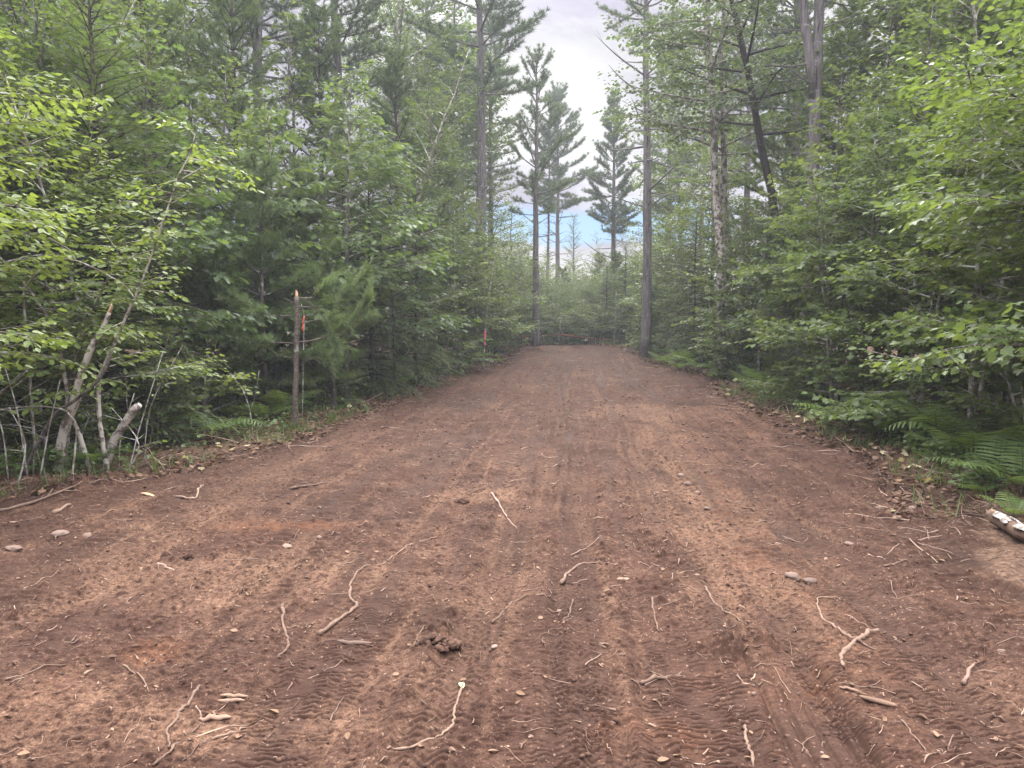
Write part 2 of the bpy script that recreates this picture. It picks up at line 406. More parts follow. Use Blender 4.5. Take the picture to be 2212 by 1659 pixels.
MOUNDS = [(1.07, 3.55, .17, .05), (1.25, 3.62, .12, .04), (-.40, 3.66, .10, .035), (1.0, 31.5, .35, .16), (2.1, 31, .25, .10), (2.9, 33, .3, .12), (-3.2, 13.3, .35, .10), (5.4, 19.5, .5, .14), (6.2, 21, .5, .14), (4.9, 11.8, .35, .08), (4.2, 8.6, .3, .07), (3.7, 7.2, .25, .06), (-4.6, 7.4, .5, .10), (-3.9, 8.4, .3, .08), (-3.3, 10.6, .35, .08), (-2.9, 16.5, .4, .1), (-.9, 26, .4, .12), (5.4, 26, .4, .1), (.3, 7.0, .2, .04), (-1.35, 7.1, .2, .05)]
def ground_detail(x, y):
    d = road_dist(x, y); inside = sstep(-.3, .5, d)
    a = np.abs
    h = .022 * fbm(x * .9, y * .75, 21, 2) + .013 * fbm(x * 3.3, y * 2.6, 23, 2)
    fine = .0075 * fbm(x * 10, y * 13, 25, 2) + .0042 * noise(x * 33, y * 38, 27) + .0026 * noise(x * 75, y * 80, 28)
    # ragged cross ridges pressed into the damp soil
    rid = noise(x * 5.5 + .8 * noise(x * 2, y * 2, 31), y * 21, 30)
    crk = 1 - a(noise(x * 8 + noise(x * 5, y * 5, 33), y * 22, 32))
    rough = sstep(-.25, .5, fbm(x * .8, y * .6, 34, 3))
    clod = np.clip(fbm(x * 7, y * 8, 35, 3) - .18, 0, 1)
    press = np.zeros_like(x); wet = np.zeros_like(x); tread = np.zeros_like(x)
    for x0, k, w, kind, (ya, yb) in LANES:
        u = x - x0 - k * y - .05 * np.sin(y * .9 + x0 * 7)
        ends = sstep(ya - .4, ya + .3, y) * (1 - sstep(yb - .8, yb + .8, y + .6 * noise(x * 3, y, 40)))
        brk = sstep(-.35, .15, noise(x * 1.1 + x0 * 5, y * .9, 41))
        m = sstep(w + .03, w - .03, a(u)) * ends
        sh = np.exp(-((a(u) - w - .05) / .05) ** 2) * ends       # soil squeezed up beside the mark
        if kind == 'tyre':
            m *= .7 + .3 * brk
            tri = a(((u / .068) % 2) - 1)
            ph = (y / .050 + 1.7 * tri + .22 * noise(x * 12, y * 12, 42)) % 1
            g = (.62 * (1 - ph) + .38 - np.exp(-((ph - .07) / .11) ** 2)) * (.45 + .55 * sstep(-.3, .3, noise(x * 9, y * 9, 43)))
            rib = np.exp(-((a(u) - .068) / .009) ** 2)
            tread += m * (.022 * g - .010 * rib - .008); press += m * .9; wet += m * (.55 - .35 * sstep(4.5, 7, y)); h += sh * .014 - m * .012
        elif kind == 'scale':
            m *= .5 + .5 * brk
            wv = .5 * noise(x * 11, y * 7, 44) + .35 * noise(x * 26, y * 12, 48)
            col_ = np.floor(u / .050 + .35 * noise(x * 3, y * 9, 49)); jit = (np.sin(col_ * 12.9898) * 43758.5453) % 1
            ph = (y / .033 + jit + wv) % 1
            g = (.5 * (1 - ph) + .5 - 1.15 * np.exp(-((ph - .10) / .13) ** 2)) * (.15 + .85 * sstep(-.35, .25, noise(x * 8, y * 10, 45)))
            tread += m * (.019 * g - .006); press += m * .85; wet += m * .5; h -= m * .005
        elif kind == 'slide':
            g = sum(np.exp(-((u - c) / .014) ** 2) for c in (-.14, -.065, .02, .10, .15))
            tread -= m * .020 * g; press += m; wet += m * .8; h += sh * .012 - m * .018
        elif kind == 'track':
            m *= brk
            ph = (y / .105 + .3 * noise(x * 2.5, y * 2.5, 46)) % 1
            g = np.exp(-((ph - .5) / .13) ** 2)
            tread += m * .024 * g * (.3 + .7 * sstep(-.3, .3, noise(x * 6, y * 5, 47))); press += m * .6; wet += m * .30; h -= m * .006
        else:
            m *= .3 + .7 * brk; h += sh * .012 - m * .016; wet += m * .6; press += m * .3
    # long scrape marks left by the blade and the belts run up the clearing
    us = x - .085 * y + .10 * noise(y * .35, y * 0 + 2.2, 82); st1 = fbm(us * 4.2, y * .16, 83, 3); st2 = noise(us * 15, y * .35, 84)
    streak = st1 * .75 + st2 * .5
    h += .016 * st1 * sstep(2, 4, y) + .006 * st2
    wet += .55 * sstep(.10, .55, streak); press += .45 * sstep(.0, .4, streak)
    press = np.clip(press, 0, 1); wet = np.clip(wet, 0, 1)
    loose = 1 - .8 * press
    micro = loose * (fine * 1.6 + .0085 * rid + .008 * (1 - ((y / .046 + 1.4 * noise(x * 3.2, y * 3, 37) + .5 * noise(x * 14, y * 9, 38)) % 1)) * sstep(-.1, .45, noise(x * 2.3, y * 2.1, 39)) + .0075 * np.clip(crk, 0, 1) ** 3 + .045 * clod * (.2 + rough) * (.55 + .9 * np.clip(noise(x * 24, y * 24, 29), -.4, 1)) + .010 * np.clip(fbm(x * 19, y * 21, 36, 2) - .1, 0, 1) * (.4 + rough)) + press * .25 * fine + tread
    for mx, my, mr, mh in MOUNDS:
        q = np.exp(-(((x - mx) / mr) ** 2 + ((y - my) / (mr * .75)) ** 2)); q = q * np.clip(.7 + .9 * fbm(x * 6 / (.3 + mr), y * 6 / (.3 + mr), 55, 3), 0, 2)
        micro = micro + mh * q + mh * .5 * q * np.clip(fbm(x * 22, y * 22, 56, 2), -.6, 1)
    edge = np.exp(-((d - .1) / .5) ** 2)
    micro = micro + edge * .07 * np.clip(fbm(x * 3, y * 3, 50, 3), -.2, 1)
    floor_h = .02 * fbm(x * 4, y * 4, 52, 3)
    hh = inside * (h + micro) + (1 - inside) * floor_h
    # soils
    tan = sstep(.05, .75, .55 * fbm(x * .55 + 3, y * .38, 60, 4) + .35 * fbm(x * 3, y * 2, 61, 3)) * .55
    def blob(cx, cy, rx, ry, s=1.0, seed=0):
        q = ((x - cx) / rx) ** 2 + ((y - cy) / ry) ** 2
        q = q + .9 * fbm(x * 2.2, y * 1.6, 70 + seed, 3)
        return s * sstep(1.4, .1, q)
    def lane(x0, k, w, ya, yb, s):
        u = (x - x0 - k * y) / w + .8 * fbm(x * 1.7, y * 1.1, 80, 3)
        return s * np.exp(-u * u) * sstep(ya - .7, ya + .7, y) * sstep(yb + 2, yb - 2, y)
    tan = tan + blob(2.9, 14.0, 1.6, 1.5, .9, 1) + lane(1.05, .12, .34, 3.2, 15, .75) + lane(-2.9, .04, .25, 4, 12, .5) + blob(-1.9, 4.6, .7, .5, .6, 2) + blob(-1.05, 2.85, .5, .22, .9, 3) + blob(-2.3, 2.9, .8, .4, .5, 4) + blob(.2, 8, .5, 2.5, .35, 5) + blob(-.35, 7.0, .45, .35, .75, 6)
    tan = tan + .42 * sstep(.15, .6, -streak)
    tan = np.clip(tan * (1 - .65 * wet), 0, 1)
    rust = blob(-1.85, 5.75, .55, .28, .9, 11) + blob(-1.75, 3.55, .2, .14, .8, 12) + lane(1.2, .12, .3, 3, 12, .45) + blob(.55, 2.75, .25, .2, .5, 13) + blob(1.15, 3.25, .35, .18, .5, 14) + .25 * sstep(.3, .9, fbm(x * .7 + 9, y * .6, 63, 3))
    dark = sstep(.0, .8, fbm(x * .8 - 5, y * .5, 64, 4)) * .7 + .6 * edge
    wet = np.clip(wet + .35 * sstep(.1, .7, fbm(x * .6 + 2, y * .7, 65, 3)) , 0, 1)
    # the soil turned over along tread gaps and under clods is fresh and damp
    pit = sstep(-.004, -.012, tread)
    return hh, dict(sandy=tan, rusty=np.clip(rust, 0, 1), damp=np.clip(wet * .8, 0, 1), humus=np.clip(dark, 0, 1), woodland=1 - inside, pressed=press * inside)

def build_ground():
    ys = [-30, -18, -12, -8] + list(np.arange(-5, 1.5, .25))
    y = 1.6
    while y < 42:
        ys.append(y); y += min(max(y * y / (F_PX * .463 * CAM_H) * .44, .0032), .04)
    while y < 80: ys.append(y); y += .5
    ys += [84, 90, 97, 105, 115]
    ys = np.array(ys); nu = 1250
    u = np.linspace(-1, 1, nu)
    outer = np.geomspace(1.01, 2.6, 26)
    u = np.concatenate([-outer[::-1], u, outer])
    half = .80 * np.clip(ys, 1.6, 42) + .75
    half = np.where(ys < 1.6, half + .8 * (1.6 - ys), half)
    X = u[None, :] * half[:, None]; Y = np.repeat(ys[:, None], len(u), 1)
    hb = base_h(X.ravel(), Y.ravel()).reshape(X.shape)
    hd = np.zeros_like(hb); at_ = {k: np.zeros_like(hb) for k in ('sandy', 'rusty', 'damp', 'humus', 'woodland', 'pressed')}
    for i in range(0, len(ys), 100):
        a, b = ground_detail(X[i:i + 100], Y[i:i + 100])
        hd[i:i + 100] = a
        for k in b: at_[k][i:i + 100] = b[k]
    far = sstep(45, 80, np.abs(Y)) + sstep(60, 100, np.abs(X)); far = np.clip(far, 0, 1)
    Zc = hb + hd * (1 - far)
    nv = X.size; nc = len(u); idx = np.arange(nv).reshape(X.shape)
    q = np.stack([idx[:-1, :-1], idx[:-1, 1:], idx[1:, 1:], idx[1:, :-1]], -1).reshape(-1, 4)
    me = mesh_np('ground', np.stack([X, Y, Zc], -1).reshape(-1, 3), [q], {k: v.ravel() for k, v in at_.items()}, True)
    m, t, p = new_mat('bare_soil')
    tc = t.n('ShaderNodeTexCoord'); v = tc.outputs['Object']
    na = t.noise(v, 3.0, 7, .6); nb = t.noise(v, 28, 6, .65); nc_ = t.noise(v, 120, 4, .6)
    nm = t.math('ADD', t.math('ADD', t.math('MULTIPLY', na, .35), t.math('MULTIPLY', nb, .40)), t.math('MULTIPLY', nc_, .25))
    nm = t.math('ADD', nm, t.math('MULTIPLY', t.math('MULTIPLY', t.attr('pressed'), .65), t.math('SUBTRACT', .49, nm)))
    col = t.ramp(nm, [(.35, (.0125, .0066, .0044)), (.47, (.037, .0200, .0134)), (.55, (.060, .034, .0225)), (.66, (.132, .080, .052))])
    col = t.mix(t.math('MULTIPLY', t.attr('humus'), .7), col, (.026, .0152, .0102))
    sand_f = t.math('MULTIPLY', t.attr('sandy'), t.maprange(nb, .36, .56))
    col = t.mix(t.math('MULTIPLY', sand_f, .9), col, t.ramp(nc_, [(.3, (.074, .0415, .0255)), (.6, (.138, .084, .052))]))
    col = t.mix(t.math('MULTIPLY', t.attr('rusty'), t.math('MULTIPLY', t.maprange(na, .38, .62, .1, .7), t.maprange(nb, .36, .6, .3, 1))), col, (.088, .038, .0175))
    col = t.mix(t.math('MULTIPLY', t.attr('damp'), .62), col, t.mix(1.0, col, (.50, .45, .44), 'MULTIPLY'))
    # pale grit: little stones and root scraps
    vor = t.n('ShaderNodeTexVoronoi'); vor.inputs['Scale'].default_value = 60; t.l(v, vor.inputs['Vector'])
    grit = t.math('MULTIPLY', t.maprange(vor.outputs['Distance'], .16, .24, 1, 0), t.maprange(nb, .50, .60))
    col = t.mix(t.math('MULTIPLY', grit, .6), col, (.20, .135, .095))
    nd = t.noise(v, 330, 3, .6)
    col = t.mix(t.math('MULTIPLY', t.maprange(nd, .52, .66), .5), col, t.mix(1.0, col, (2.3, 2.2, 2.1), 'MULTIPLY'))
    col = t.mix(t.math('MULTIPLY', t.maprange(nd, .46, .34), .55), col, t.mix(1.0, col, (.45, .43, .42), 'MULTIPLY'))
    vor2 = t.n('ShaderNodeTexVoronoi'); vor2.inputs['Scale'].default_value = 24; t.l(v, vor2.inputs['Vector'])
    grit2 = t.math('MULTIPLY', t.maprange(vor2.outputs['Distance'], .10, .20, 1, 0), t.maprange(na, .46, .58))
    col = t.mix(t.math('MULTIPLY', grit2, .7), col, (.19, .122, .083))
    fl = t.ramp(nb, [(.3, (.032, .020, .014)), (.5, (.070, .043, .028)), (.66, (.135, .086, .053))])
    col = t.mix(t.maprange(t.math('ADD', t.attr('woodland'), t.math('MULTIPLY', t.math('SUBTRACT', na, .5), .6)), .35, .65), col, fl)
    t.l(col, p.inputs['Base Color'])
    t.l(t.math('SUBTRACT', .97, t.math('MULTIPLY', t.attr('damp'), .26)), p.inputs['Roughness'])
    p.inputs['Specular IOR Level'].default_value = .07
    b = t.n('ShaderNodeBump'); b.inputs['Distance'].default_value = .006; t.l(t.math('SUBTRACT', .9, t.math('MULTIPLY', t.attr('pressed'), .75)), b.inputs['Strength'])
    hsum = t.math('ADD', t.math('MULTIPLY', nb, .8), t.math('MULTIPLY', nc_, .5))
    t.l(hsum, b.inputs['Height']); t.l(b.outputs[0], p.inputs['Normal'])
    o = link('ground', me, m); tag(o, 'brown bulldozed dirt clearing with tyre marks and leafy woodland floor', 'ground', None, 'structure')
    return o
ground = build_ground()

def gz(x, y):
    """height of the finished surface (arrays)"""
    x = np.atleast_1d(np.asarray(x, float)); y = np.atleast_1d(np.asarray(y, float))
    return base_h(x, y) + ground_detail(x, y)[0]

# ------------------------------------------------------------------ growing plants
def rotz(d, a):
    c, s = math.cos(a), math.sin(a)
    return np.array([d[0] * c - d[1] * s, d[0] * s + d[1] * c, d[2]])

def limb(p0, d, L, n, rng, bend=0.0, wob=.12):
    """a path that starts along d, turns up (bend > 0) or down and wanders"""
    P = [np.array(p0, float)]; d = np.array(d, float); st = L / (n - 1)
    w = rng.standard_normal(3) * wob
    for i in range(n - 1):
        w = .6 * w + rng.standard_normal(3) * wob * .6
        d = d + w * .5 + np.array([0, 0, bend / n]); d = d / np.linalg.norm(d)
        P.append(P[-1] + d * st)
    return np.array(P)

def along(P, s):
    s = np.clip(s, 0, 1) * (len(P) - 1); i = np.minimum(s.astype(int), len(P) - 2); f = (s - i)[:, None]
    return P[i] * (1 - f) + P[i + 1] * f, unit(P[i + 1] - P[i])

def put_leaves(lv, tpls, P, rng, size, gap, s0=.15, spread=.95, droop=.28, tilt=.5, pet=.35, vb=0.0, fill=1.0):
    L = np.linalg.norm(np.diff(P, axis=0), axis=1).sum(); n = max(2, int(L * (1 - s0) / gap))
    s = np.linspace(s0, 1, n) + rng.normal(0, .012, n)
    pos, d = along(P, s)
    sg = np.where(np.arange(n) % 2 == 0, 1, -1) * rng.uniform(.5, 1.15, n) * spread
    sg[-1] *= .2
    c, q = np.cos(sg), np.sin(sg)
    D = np.stack([d[:, 0] * c - d[:, 1] * q, d[:, 0] * q + d[:, 1] * c, d[:, 2] * .5 - droop * rng.uniform(.2, 1.6, n)], 1)
    D = unit(D); N = np.array([0, 0, 1.0]) + rng.normal(0, tilt, (n, 3))
    S = size * rng.uniform(.45, 1.25, n)
    k = rng.uniform(0, 1, n) < fill
    var = np.clip(.42 + vb + rng.normal(0, .17, n), 0, 1)
    pos = pos + D * (S * pet)[:, None]
    for j, tp in enumerate(tpls):
        m = k & (np.arange(n) % len(tpls) == j)
        if m.any(): lv.add(tp, pos[m], D[m], N[m], S[m], var[m])

def broadleaf(seed, Ht, r0, cb=.25, spread=1.3, nprim=20, tpl=('maple',), size=.10, gap=.07, sec_gap=.20, elev=(.15, .9), lean=(0, 0), wob=.05, bend=-.2,
              shape=(.35, .75), stems=1, fork=None, sides=7, sub=0, fill=1.0, droop=.28, dead=0):
    rng = np.random.default_rng(seed); tb = Tubes(); lv = Leaves()
    for st in range(stems):
        n = 16; t = np.linspace(0, 1, n)
        az0 = rng.uniform(0, 2 * PI); ln = np.array(lean) + (np.array([math.cos(az0), math.sin(az0)]) * rng.uniform(.10, .32) if stems > 1 else 0)
        hs = Ht * (1 if st == 0 else rng.uniform(.65, 1))
        wx = np.cumsum(rng.normal(0, wob, n)) * hs / n * 1.6; wy = np.cumsum(rng.normal(0, wob, n)) * hs / n * 1.6
        ox, oy = (rng.normal(0, .07, 2) if stems > 1 else (0, 0))
        P = np.stack([ox + ln[0] * t ** 1.3 * hs + wx * t, oy + ln[1] * t ** 1.3 * hs + wy * t, t * hs * 1.02 - .12], 1)
        rs = r0 * (1 if st == 0 else rng.uniform(.6, .95))
        R = rs * (1 - t) ** .75 + .005; R[0] *= 1.25
        tb.add(P, R, sides, True, .04, rng, rng.uniform(0, 1))
        trunks = [(P, R, cb)]
        if fork:
            pf, d = along(P, np.array([fork]))
            az = rng.uniform(0, 2 * PI)
            Pf = limb(pf[0], unit(np.array([math.cos(az) * .35, math.sin(az) * .35, 1.0])), hs * (1 - fork) * .92, 12, rng, .3, .05)
            Rf = rs * (1 - fork) ** .75 * .8 * (1 - np.linspace(0, 1, 12)) ** .8 + .006
            tb.add(Pf, Rf, sides, True); trunks.append((Pf, Rf, .15))
        for (TP, TR, c0) in trunks:
            m = int(nprim / math.sqrt(stems) / (1.5 if fork else 1))
            for i in range(m):
                tt = ((i + rng.uniform(0, 1)) / m) ** .9; tr = c0 + (1 - c0) * tt
                p0, d0 = along(TP, np.array([tr])); az = i * 2.4 + rng.uniform(-.6, .6)
                pr = math.sin(PI * (shape[0] + (1 - shape[0]) * tt) ** shape[1]) ** .8 if tt < .98 else .1
                L = spread * max(.18, pr) * rng.uniform(.65, 1.15)
                el = elev[0] + (elev[1] - elev[0]) * tt + rng.normal(0, .12)
                d = np.array([math.cos(az) * math.cos(el), math.sin(az) * math.cos(el), math.sin(el)])
                PP = limb(p0[0], d, L, 8, rng, bend, .10)
                rb = min(float(np.interp(tr, np.linspace(0, 1, len(TR)), TR)) * .55, .010 + .012 * L)
                tb.add(PP, rb * (1 - np.linspace(0, 1, 8)) ** .7 + .0025, 4, False, 0, None, rng.uniform(0, 1))
                if dead and rng.uniform() < dead: continue
                put_leaves(lv, tpl, PP, rng, size, gap, .45, fill=fill, droop=droop)
                ns = max(2, int(L / sec_gap))
                for k in range(ns):
                    s = .22 + .75 * (k + rng.uniform(0, .8)) / ns
                    ps, ds = along(PP, np.array([s])); sg = (1 if k % 2 else -1) * rng.uniform(.55, 1.1)
                    dd = rotz(ds[0], sg); dd[2] = dd[2] * .6 + rng.normal(.02, .14); dd = unit(dd)
                    Ls = (.30 + .42 * (1 - s)) * L * rng.uniform(.6, 1.1) + .10
                    PS = limb(ps[0], dd, Ls, 5, rng, bend * .5, .12)
                    tb.add(PS, np.linspace(.0045 + .002 * L, .0018, 5), 3, False, 0, None, rng.uniform(0, 1))
                    put_leaves(lv, tpl, PS, rng, size, gap, .12, fill=fill, droop=droop)
                    for z in range(sub):
                        s2 = rng.uniform(.25, .9); p2, d2 = along(PS, np.array([s2])); d2 = rotz(d2[0], (1 if z % 2 else -1) * rng.uniform(.6, 1.1)); d2[2] += rng.normal(0, .25)
                        P2 = limb(p2[0], unit(d2), Ls * .5 * rng.uniform(.7, 1.2), 4, rng, 0, .12)
                        put_leaves(lv, tpl, P2, rng, size, gap, .1, fill=fill, droop=droop)
    return tb, lv

def pine(seed, Ht, r0, cb=.4, spread=2.2, whorl=.62, per=(4, 6), tpl='ftuft', tsz=.16, tgap=.16, twig=.5, elev=(.05, .8), dead=0.0, deadlen=1.2, shape=.62, low=.55,
         lean=(0, 0), start=.35, sides=9, keep=.92, wob=.012, snag=None, topd=1.0, curve=.40, dens=1.0, fork=None):
    rng = np.random.default_rng(seed); tb = Tubes(); lv = Leaves()
    n = 22; t = np.linspace(0, 1, n)
    wx = np.cumsum(rng.normal(0, wob, n)) * Ht / n * 2; wy = np.cumsum(rng.normal(0, wob, n)) * Ht / n * 2
    P = np.stack([lean[0] * t * Ht + wx, lean[1] * t * Ht + wy, t * Ht - .15], 1)
    R = r0 * (1 - t) ** .8 + .008; R[0] *= 1.25; R[1] *= 1.04
    tb.add(P, R, sides, True, .05, rng, .5)
    if fork:
        pf, _ = along(P, np.array([fork])); Q = limb(pf[0], unit(np.array([.16, .03, 1.0])), Ht * (1 - fork) * .9, 14, rng, .1, .02)
        tb.add(Q, R[int(fork * 21)] * .85 * (1 - np.linspace(0, 1, 14)) ** .8 + .008, sides, True, .05, rng, .5)
    zs = []; z = Ht * (cb if not dead else dead)
    while z < Ht - .25: zs.append(z); z += whorl * rng.uniform(.75, 1.25) * (1 if z < Ht * .8 else .8)
    for z in zs:
        tt = (z / Ht - cb) / (1 - cb); p0, _ = along(P, np.array([(z + .15) / Ht]))
        off = rng.uniform(0, 2 * PI); m = rng.integers(per[0], per[1] + 1)
        isdead = tt < 0
        for i in range(m):
            az = off + i * 2 * PI / m + rng.normal(0, .25)
            if rng.uniform() > (keep if not isdead else .62): continue
            if isdead:
                L = deadlen * rng.uniform(.25, 1.1); el = rng.normal(.15, .25)
            else:
                L = spread * (1 - tt * .97) ** shape * min(1, low + tt * 3) * rng.uniform(.42, 1.15); el = elev[0] + (elev[1] - elev[0]) * tt ** 1.2 + rng.normal(0, .17)
            d = np.array([math.cos(az) * math.cos(el), math.sin(az) * math.cos(el), math.sin(el)])
            PP = limb(p0[0], d, L, 9, rng, curve if not isdead else .25, .07)
            rb = min(R[int((z / Ht) * (n - 1))] * .42, .009 + .013 * L)
            tb.add(PP, rb * (1 - np.linspace(0, 1, 9)) ** .65 + .003, 5, False, 0, None, rng.uniform(0, 1))
            if isdead:
                for k in range(rng.integers(0, 4)):
                    s = rng.uniform(.3, .9); ps, ds = along(PP, np.array([s])); dd = rotz(ds[0], rng.choice([-1, 1]) * rng.uniform(.4, .9))
                    tb.add(limb(ps[0], dd, L * .35 * rng.uniform(.4, 1), 4, rng, .1, .12), np.linspace(.006, .002, 4), 3, False)
                continue
            tw = [(PP, start)]
            ns = max(2, int(dens * L * (1 - start * .6) / (twig * .42)))
            for k in range(ns):
                s = start + (1 - start) * (k + rng.uniform(0, .8)) / ns
                ps, ds = along(PP, np.array([s])); dd = rotz(ds[0], (1 if k % 2 else -1) * rng.uniform(.55, 1.0)); dd[2] = dd[2] * .6 + rng.uniform(-.02, .30)
                Ls = twig * rng.uniform(.55, 1.2) * (1.15 - .55 * s) * min(1, L / .9 + .2)
                PS = limb(ps[0], unit(dd), Ls, 4, rng, .35, .10)
                tb.add(PS, np.linspace(.006, .0025, 4), 3, False)
                tw.append((PS, .2))
            for (Q, s0) in tw:
                LL = np.linalg.norm(np.diff(Q, axis=0), axis=1).sum(); m2 = max(1, int(LL * (1 - s0) / tgap))
                s = np.append(np.linspace(s0, .97, m2) + rng.normal(0, .02, m2), 1.0)
                pos, dd = along(Q, s); dd = unit(dd + rng.normal(0, .22, dd.shape) + np.array([0, 0, .18]))
                S = tsz * rng.uniform(.7, 1.2, len(s)); var = np.clip(.4 + .35 * (s - .6) + rng.normal(0, .14, len(s)), 0, 1)
                j = rng.integers(0, 3)
                lv.add(tpl + str(j), pos, dd, rng.standard_normal((len(s), 3)), S, var)
    pt, _ = along(P, np.linspace(.93, 1, 6)); S = np.full(6, tsz)
    lv.add(tpl + '0', pt, np.tile([0, 0, 1.0], (6, 1)) + rng.normal(0, .1, (6, 3)), rng.standard_normal((6, 3)), S, np.full(6, .6))
    return tb, lv

def spruce(seed, Ht, r0, cb=.08, spread=1.2, nb=85, droop=-.5, el=(-.1, .7), shape=.75, size=.26, step=.11, dead=.0, sides=8, keep=1.0):
    """spruce and hemlock: flat drooping sprays"""
    rng = np.random.default_rng(seed); tb = Tubes(); lv = Leaves()
    t = np.linspace(0, 1, 16); P = np.stack([np.cumsum(rng.normal(0, .008, 16)), np.cumsum(rng.normal(0, .008, 16)), t * Ht - .15], 1)
    R = r0 * (1 - t) ** .85 + .006; R[0] *= 1.2
    tb.add(P, R, sides, True, .05, rng, .5)
    for i in range(nb):
        tt = (i + rng.uniform(0, 1)) / nb; tr = cb + (1 - cb) * tt; p0, _ = along(P, np.array([tr])); az = i * 2.4 + rng.uniform(-.5, .5)
        L = spread * (1 - .94 * tt) ** shape * rng.uniform(.6, 1.15); e = el[0] + (el[1] - el[0]) * tt + rng.normal(0, .1)
        d = np.array([math.cos(az) * math.cos(e), math.sin(az) * math.cos(e), math.sin(e)])
        PP = limb(p0[0], d, L, 8, rng, droop * (1 - tt), .06)
        tb.add(PP, min(R[int(tr * 15)] * .4, .004 + .009 * L) * (1 - np.linspace(0, 1, 8)) ** .7 + .002, 4, False)
        if tr < dead or rng.uniform() > keep: continue
        tw = [PP]; ns = max(2, int(L / .13))
        for k in range(ns):
            s = .18 + .8 * (k + rng.uniform(0, .7)) / ns; ps, ds = along(PP, np.array([s])); dd = rotz(ds[0], (1 if k % 2 else -1) * rng.uniform(.6, 1.0)); dd[2] += rng.normal(-.06, .10)
            PS = limb(ps[0], unit(dd), (.12 + .38 * L * (1 - s * .7)) * rng.uniform(.6, 1.1), 4, rng, droop * .6, .08); tw.append(PS)
        for j, Q in enumerate(tw):
            LL = np.linalg.norm(np.diff(Q, axis=0), axis=1).sum(); m = max(2, int(LL / step))
            s = np.linspace(.15 if j else .3, .98, m); pos, dd = along(Q, s); sg = np.where(np.arange(m) % 2 == 0, 1, -1) * rng.uniform(.2, .8, m)
            c, q = np.cos(sg), np.sin(sg); D = np.stack([dd[:, 0] * c - dd[:, 1] * q, dd[:, 0] * q + dd[:, 1] * c, dd[:, 2] - .12 + rng.normal(0, .1, m)], 1)
            lv.add('spray', pos, D, np.array([0, 0, 1.0]) + rng.normal(0, .28, (m, 3)), size * rng.uniform(.6, 1.15, m) * (1 - .3 * s), np.clip(.35 + .4 * (s - .5) + rng.normal(0, .15, m), 0, 1))
    return tb, lv

def fern_mesh(seed, n=8, L=.75, arch=1.0):
    rng = np.random.default_rng(seed); tb = Tubes(); lv = Leaves()
    for i in range(n):
        az = i * 2 * PI / n + rng.normal(0, .3); ln = L * rng.uniform(.7, 1.15); m = 14; t = np.linspace(0, 1, m); e0 = rng.uniform(1.0, 1.35); e1 = rng.uniform(-.5, .35) * arch
        e = e0 + (e1 - e0) * t ** .8; st = ln * 1.25 / m
        r = np.cumsum(np.cos(e)) * st; z = np.cumsum(np.sin(e)) * st
        P = np.stack([r * math.cos(az), r * math.sin(az), z - .02], 1); P = np.vstack([[0, 0, -.05], P])
        tb.add(P, np.linspace(.005, .0015, m + 1), 4, False)
        k = 14; s = np.linspace(.28, .99, k); pos, d = along(P, s)
        side = unit(np.stack([-d[:, 1], d[:, 0], d[:, 2] * 0], 1)); N = np.cross(d, side); N *= np.sign(N[:, 2:3] + 1e-6)
        prof = np.sin(PI * np.clip((s - .2) / .9, 0, 1) ** .6) ** .9
        for sg in (-1, 1):
            D = unit(side * sg + d * .45 + np.array([0, 0, -.12]) + rng.normal(0, .06, (k, 3)))
            lv.add('pinna', pos, D, N + rng.normal(0, .12, N.shape), ln * .33 * prof + .02, np.clip(.45 + rng.normal(0, .14, k), 0, 1))
    return tb, lv

# ------------------------------------------------------------------ prototypes
class Kind:
    def __init__(s, name, tl, bark, leaf, parts=('trunk', 'crown')):
        tb, lv = tl
        s.name = name; s.parts = [(parts[0], tb.mesh(name + '_' + parts[0]), bark)]
        if lv.B: s.parts.append((parts[1], lv.mesh(name + '_' + parts[1]), leaf))
        s.first = None; s.nl = lv.count()
    def put(s, x, y, rz=0, scale=1, lean=(0, 0), label=None, cat='tree', group=None, z=None):
        loc = (x, y, H(x, y) if z is None else z)
        if s.first is None:
            r = empty(s.name, loc)
            for pn, me, mt in s.parts: link(pn, me, mt, r)
            s.first = r
        else: r = copy_thing(s.first)
        for k in ('label', 'category', 'group'):
            if k in r: del r[k]
        r.location = loc; r.rotation_euler = (lean[1], lean[0], rz); r.scale = (scale,) * 3 if isinstance(scale, (int, float)) else scale
        tag(r, label, cat, group)
        return r

K = {}
def kind(key, name, tl, bark, leaf, parts=('trunk', 'crown')):
    K[key] = Kind(name, tl, M[bark], M[leaf], parts)
# understorey at the edges of the clearing
kind('maple1', 'maple_sapling', broadleaf(1, 5.2, .035, .14, 1.45, 34, ('maple',), .09, .044, .14, sub=2), 'palebark', 'maple')
kind('maple2', 'maple_sapling', broadleaf(2, 4.4, .026, .12, 1.35, 30, ('maple',), .088, .044, .14, stems=3, sub=2), 'palebark', 'maple')
kind('maple3', 'maple_sapling', broadleaf(3, 6.8, .045, .20, 1.8, 42, ('maple',), .095, .047, .165, sub=2), 'bark', 'maple')
kind('cherry1', 'cherry_sapling', broadleaf(4, 4.6, .028, .14, 1.35, 34, ('oval',), .085, .040, .14, stems=2, sub=2), 'palebark', 'oval')
kind('cherry2', 'cherry_sapling', broadleaf(5, 6.4, .040, .18, 1.7, 42, ('oval',), .088, .042, .16, sub=2), 'bark', 'oval')
kind('oak1', 'oak_sapling', broadleaf(6, 5.6, .038, .22, 1.5, 30, ('oak',), .17, .066, .18, droop=.4, sub=2), 'bark', 'oak')
kind('oak2', 'oak_sapling', broadleaf(7, 7.4, .055, .28, 1.85, 36, ('oak',), .17, .07, .20, droop=.4, sub=2), 'bark', 'oak')
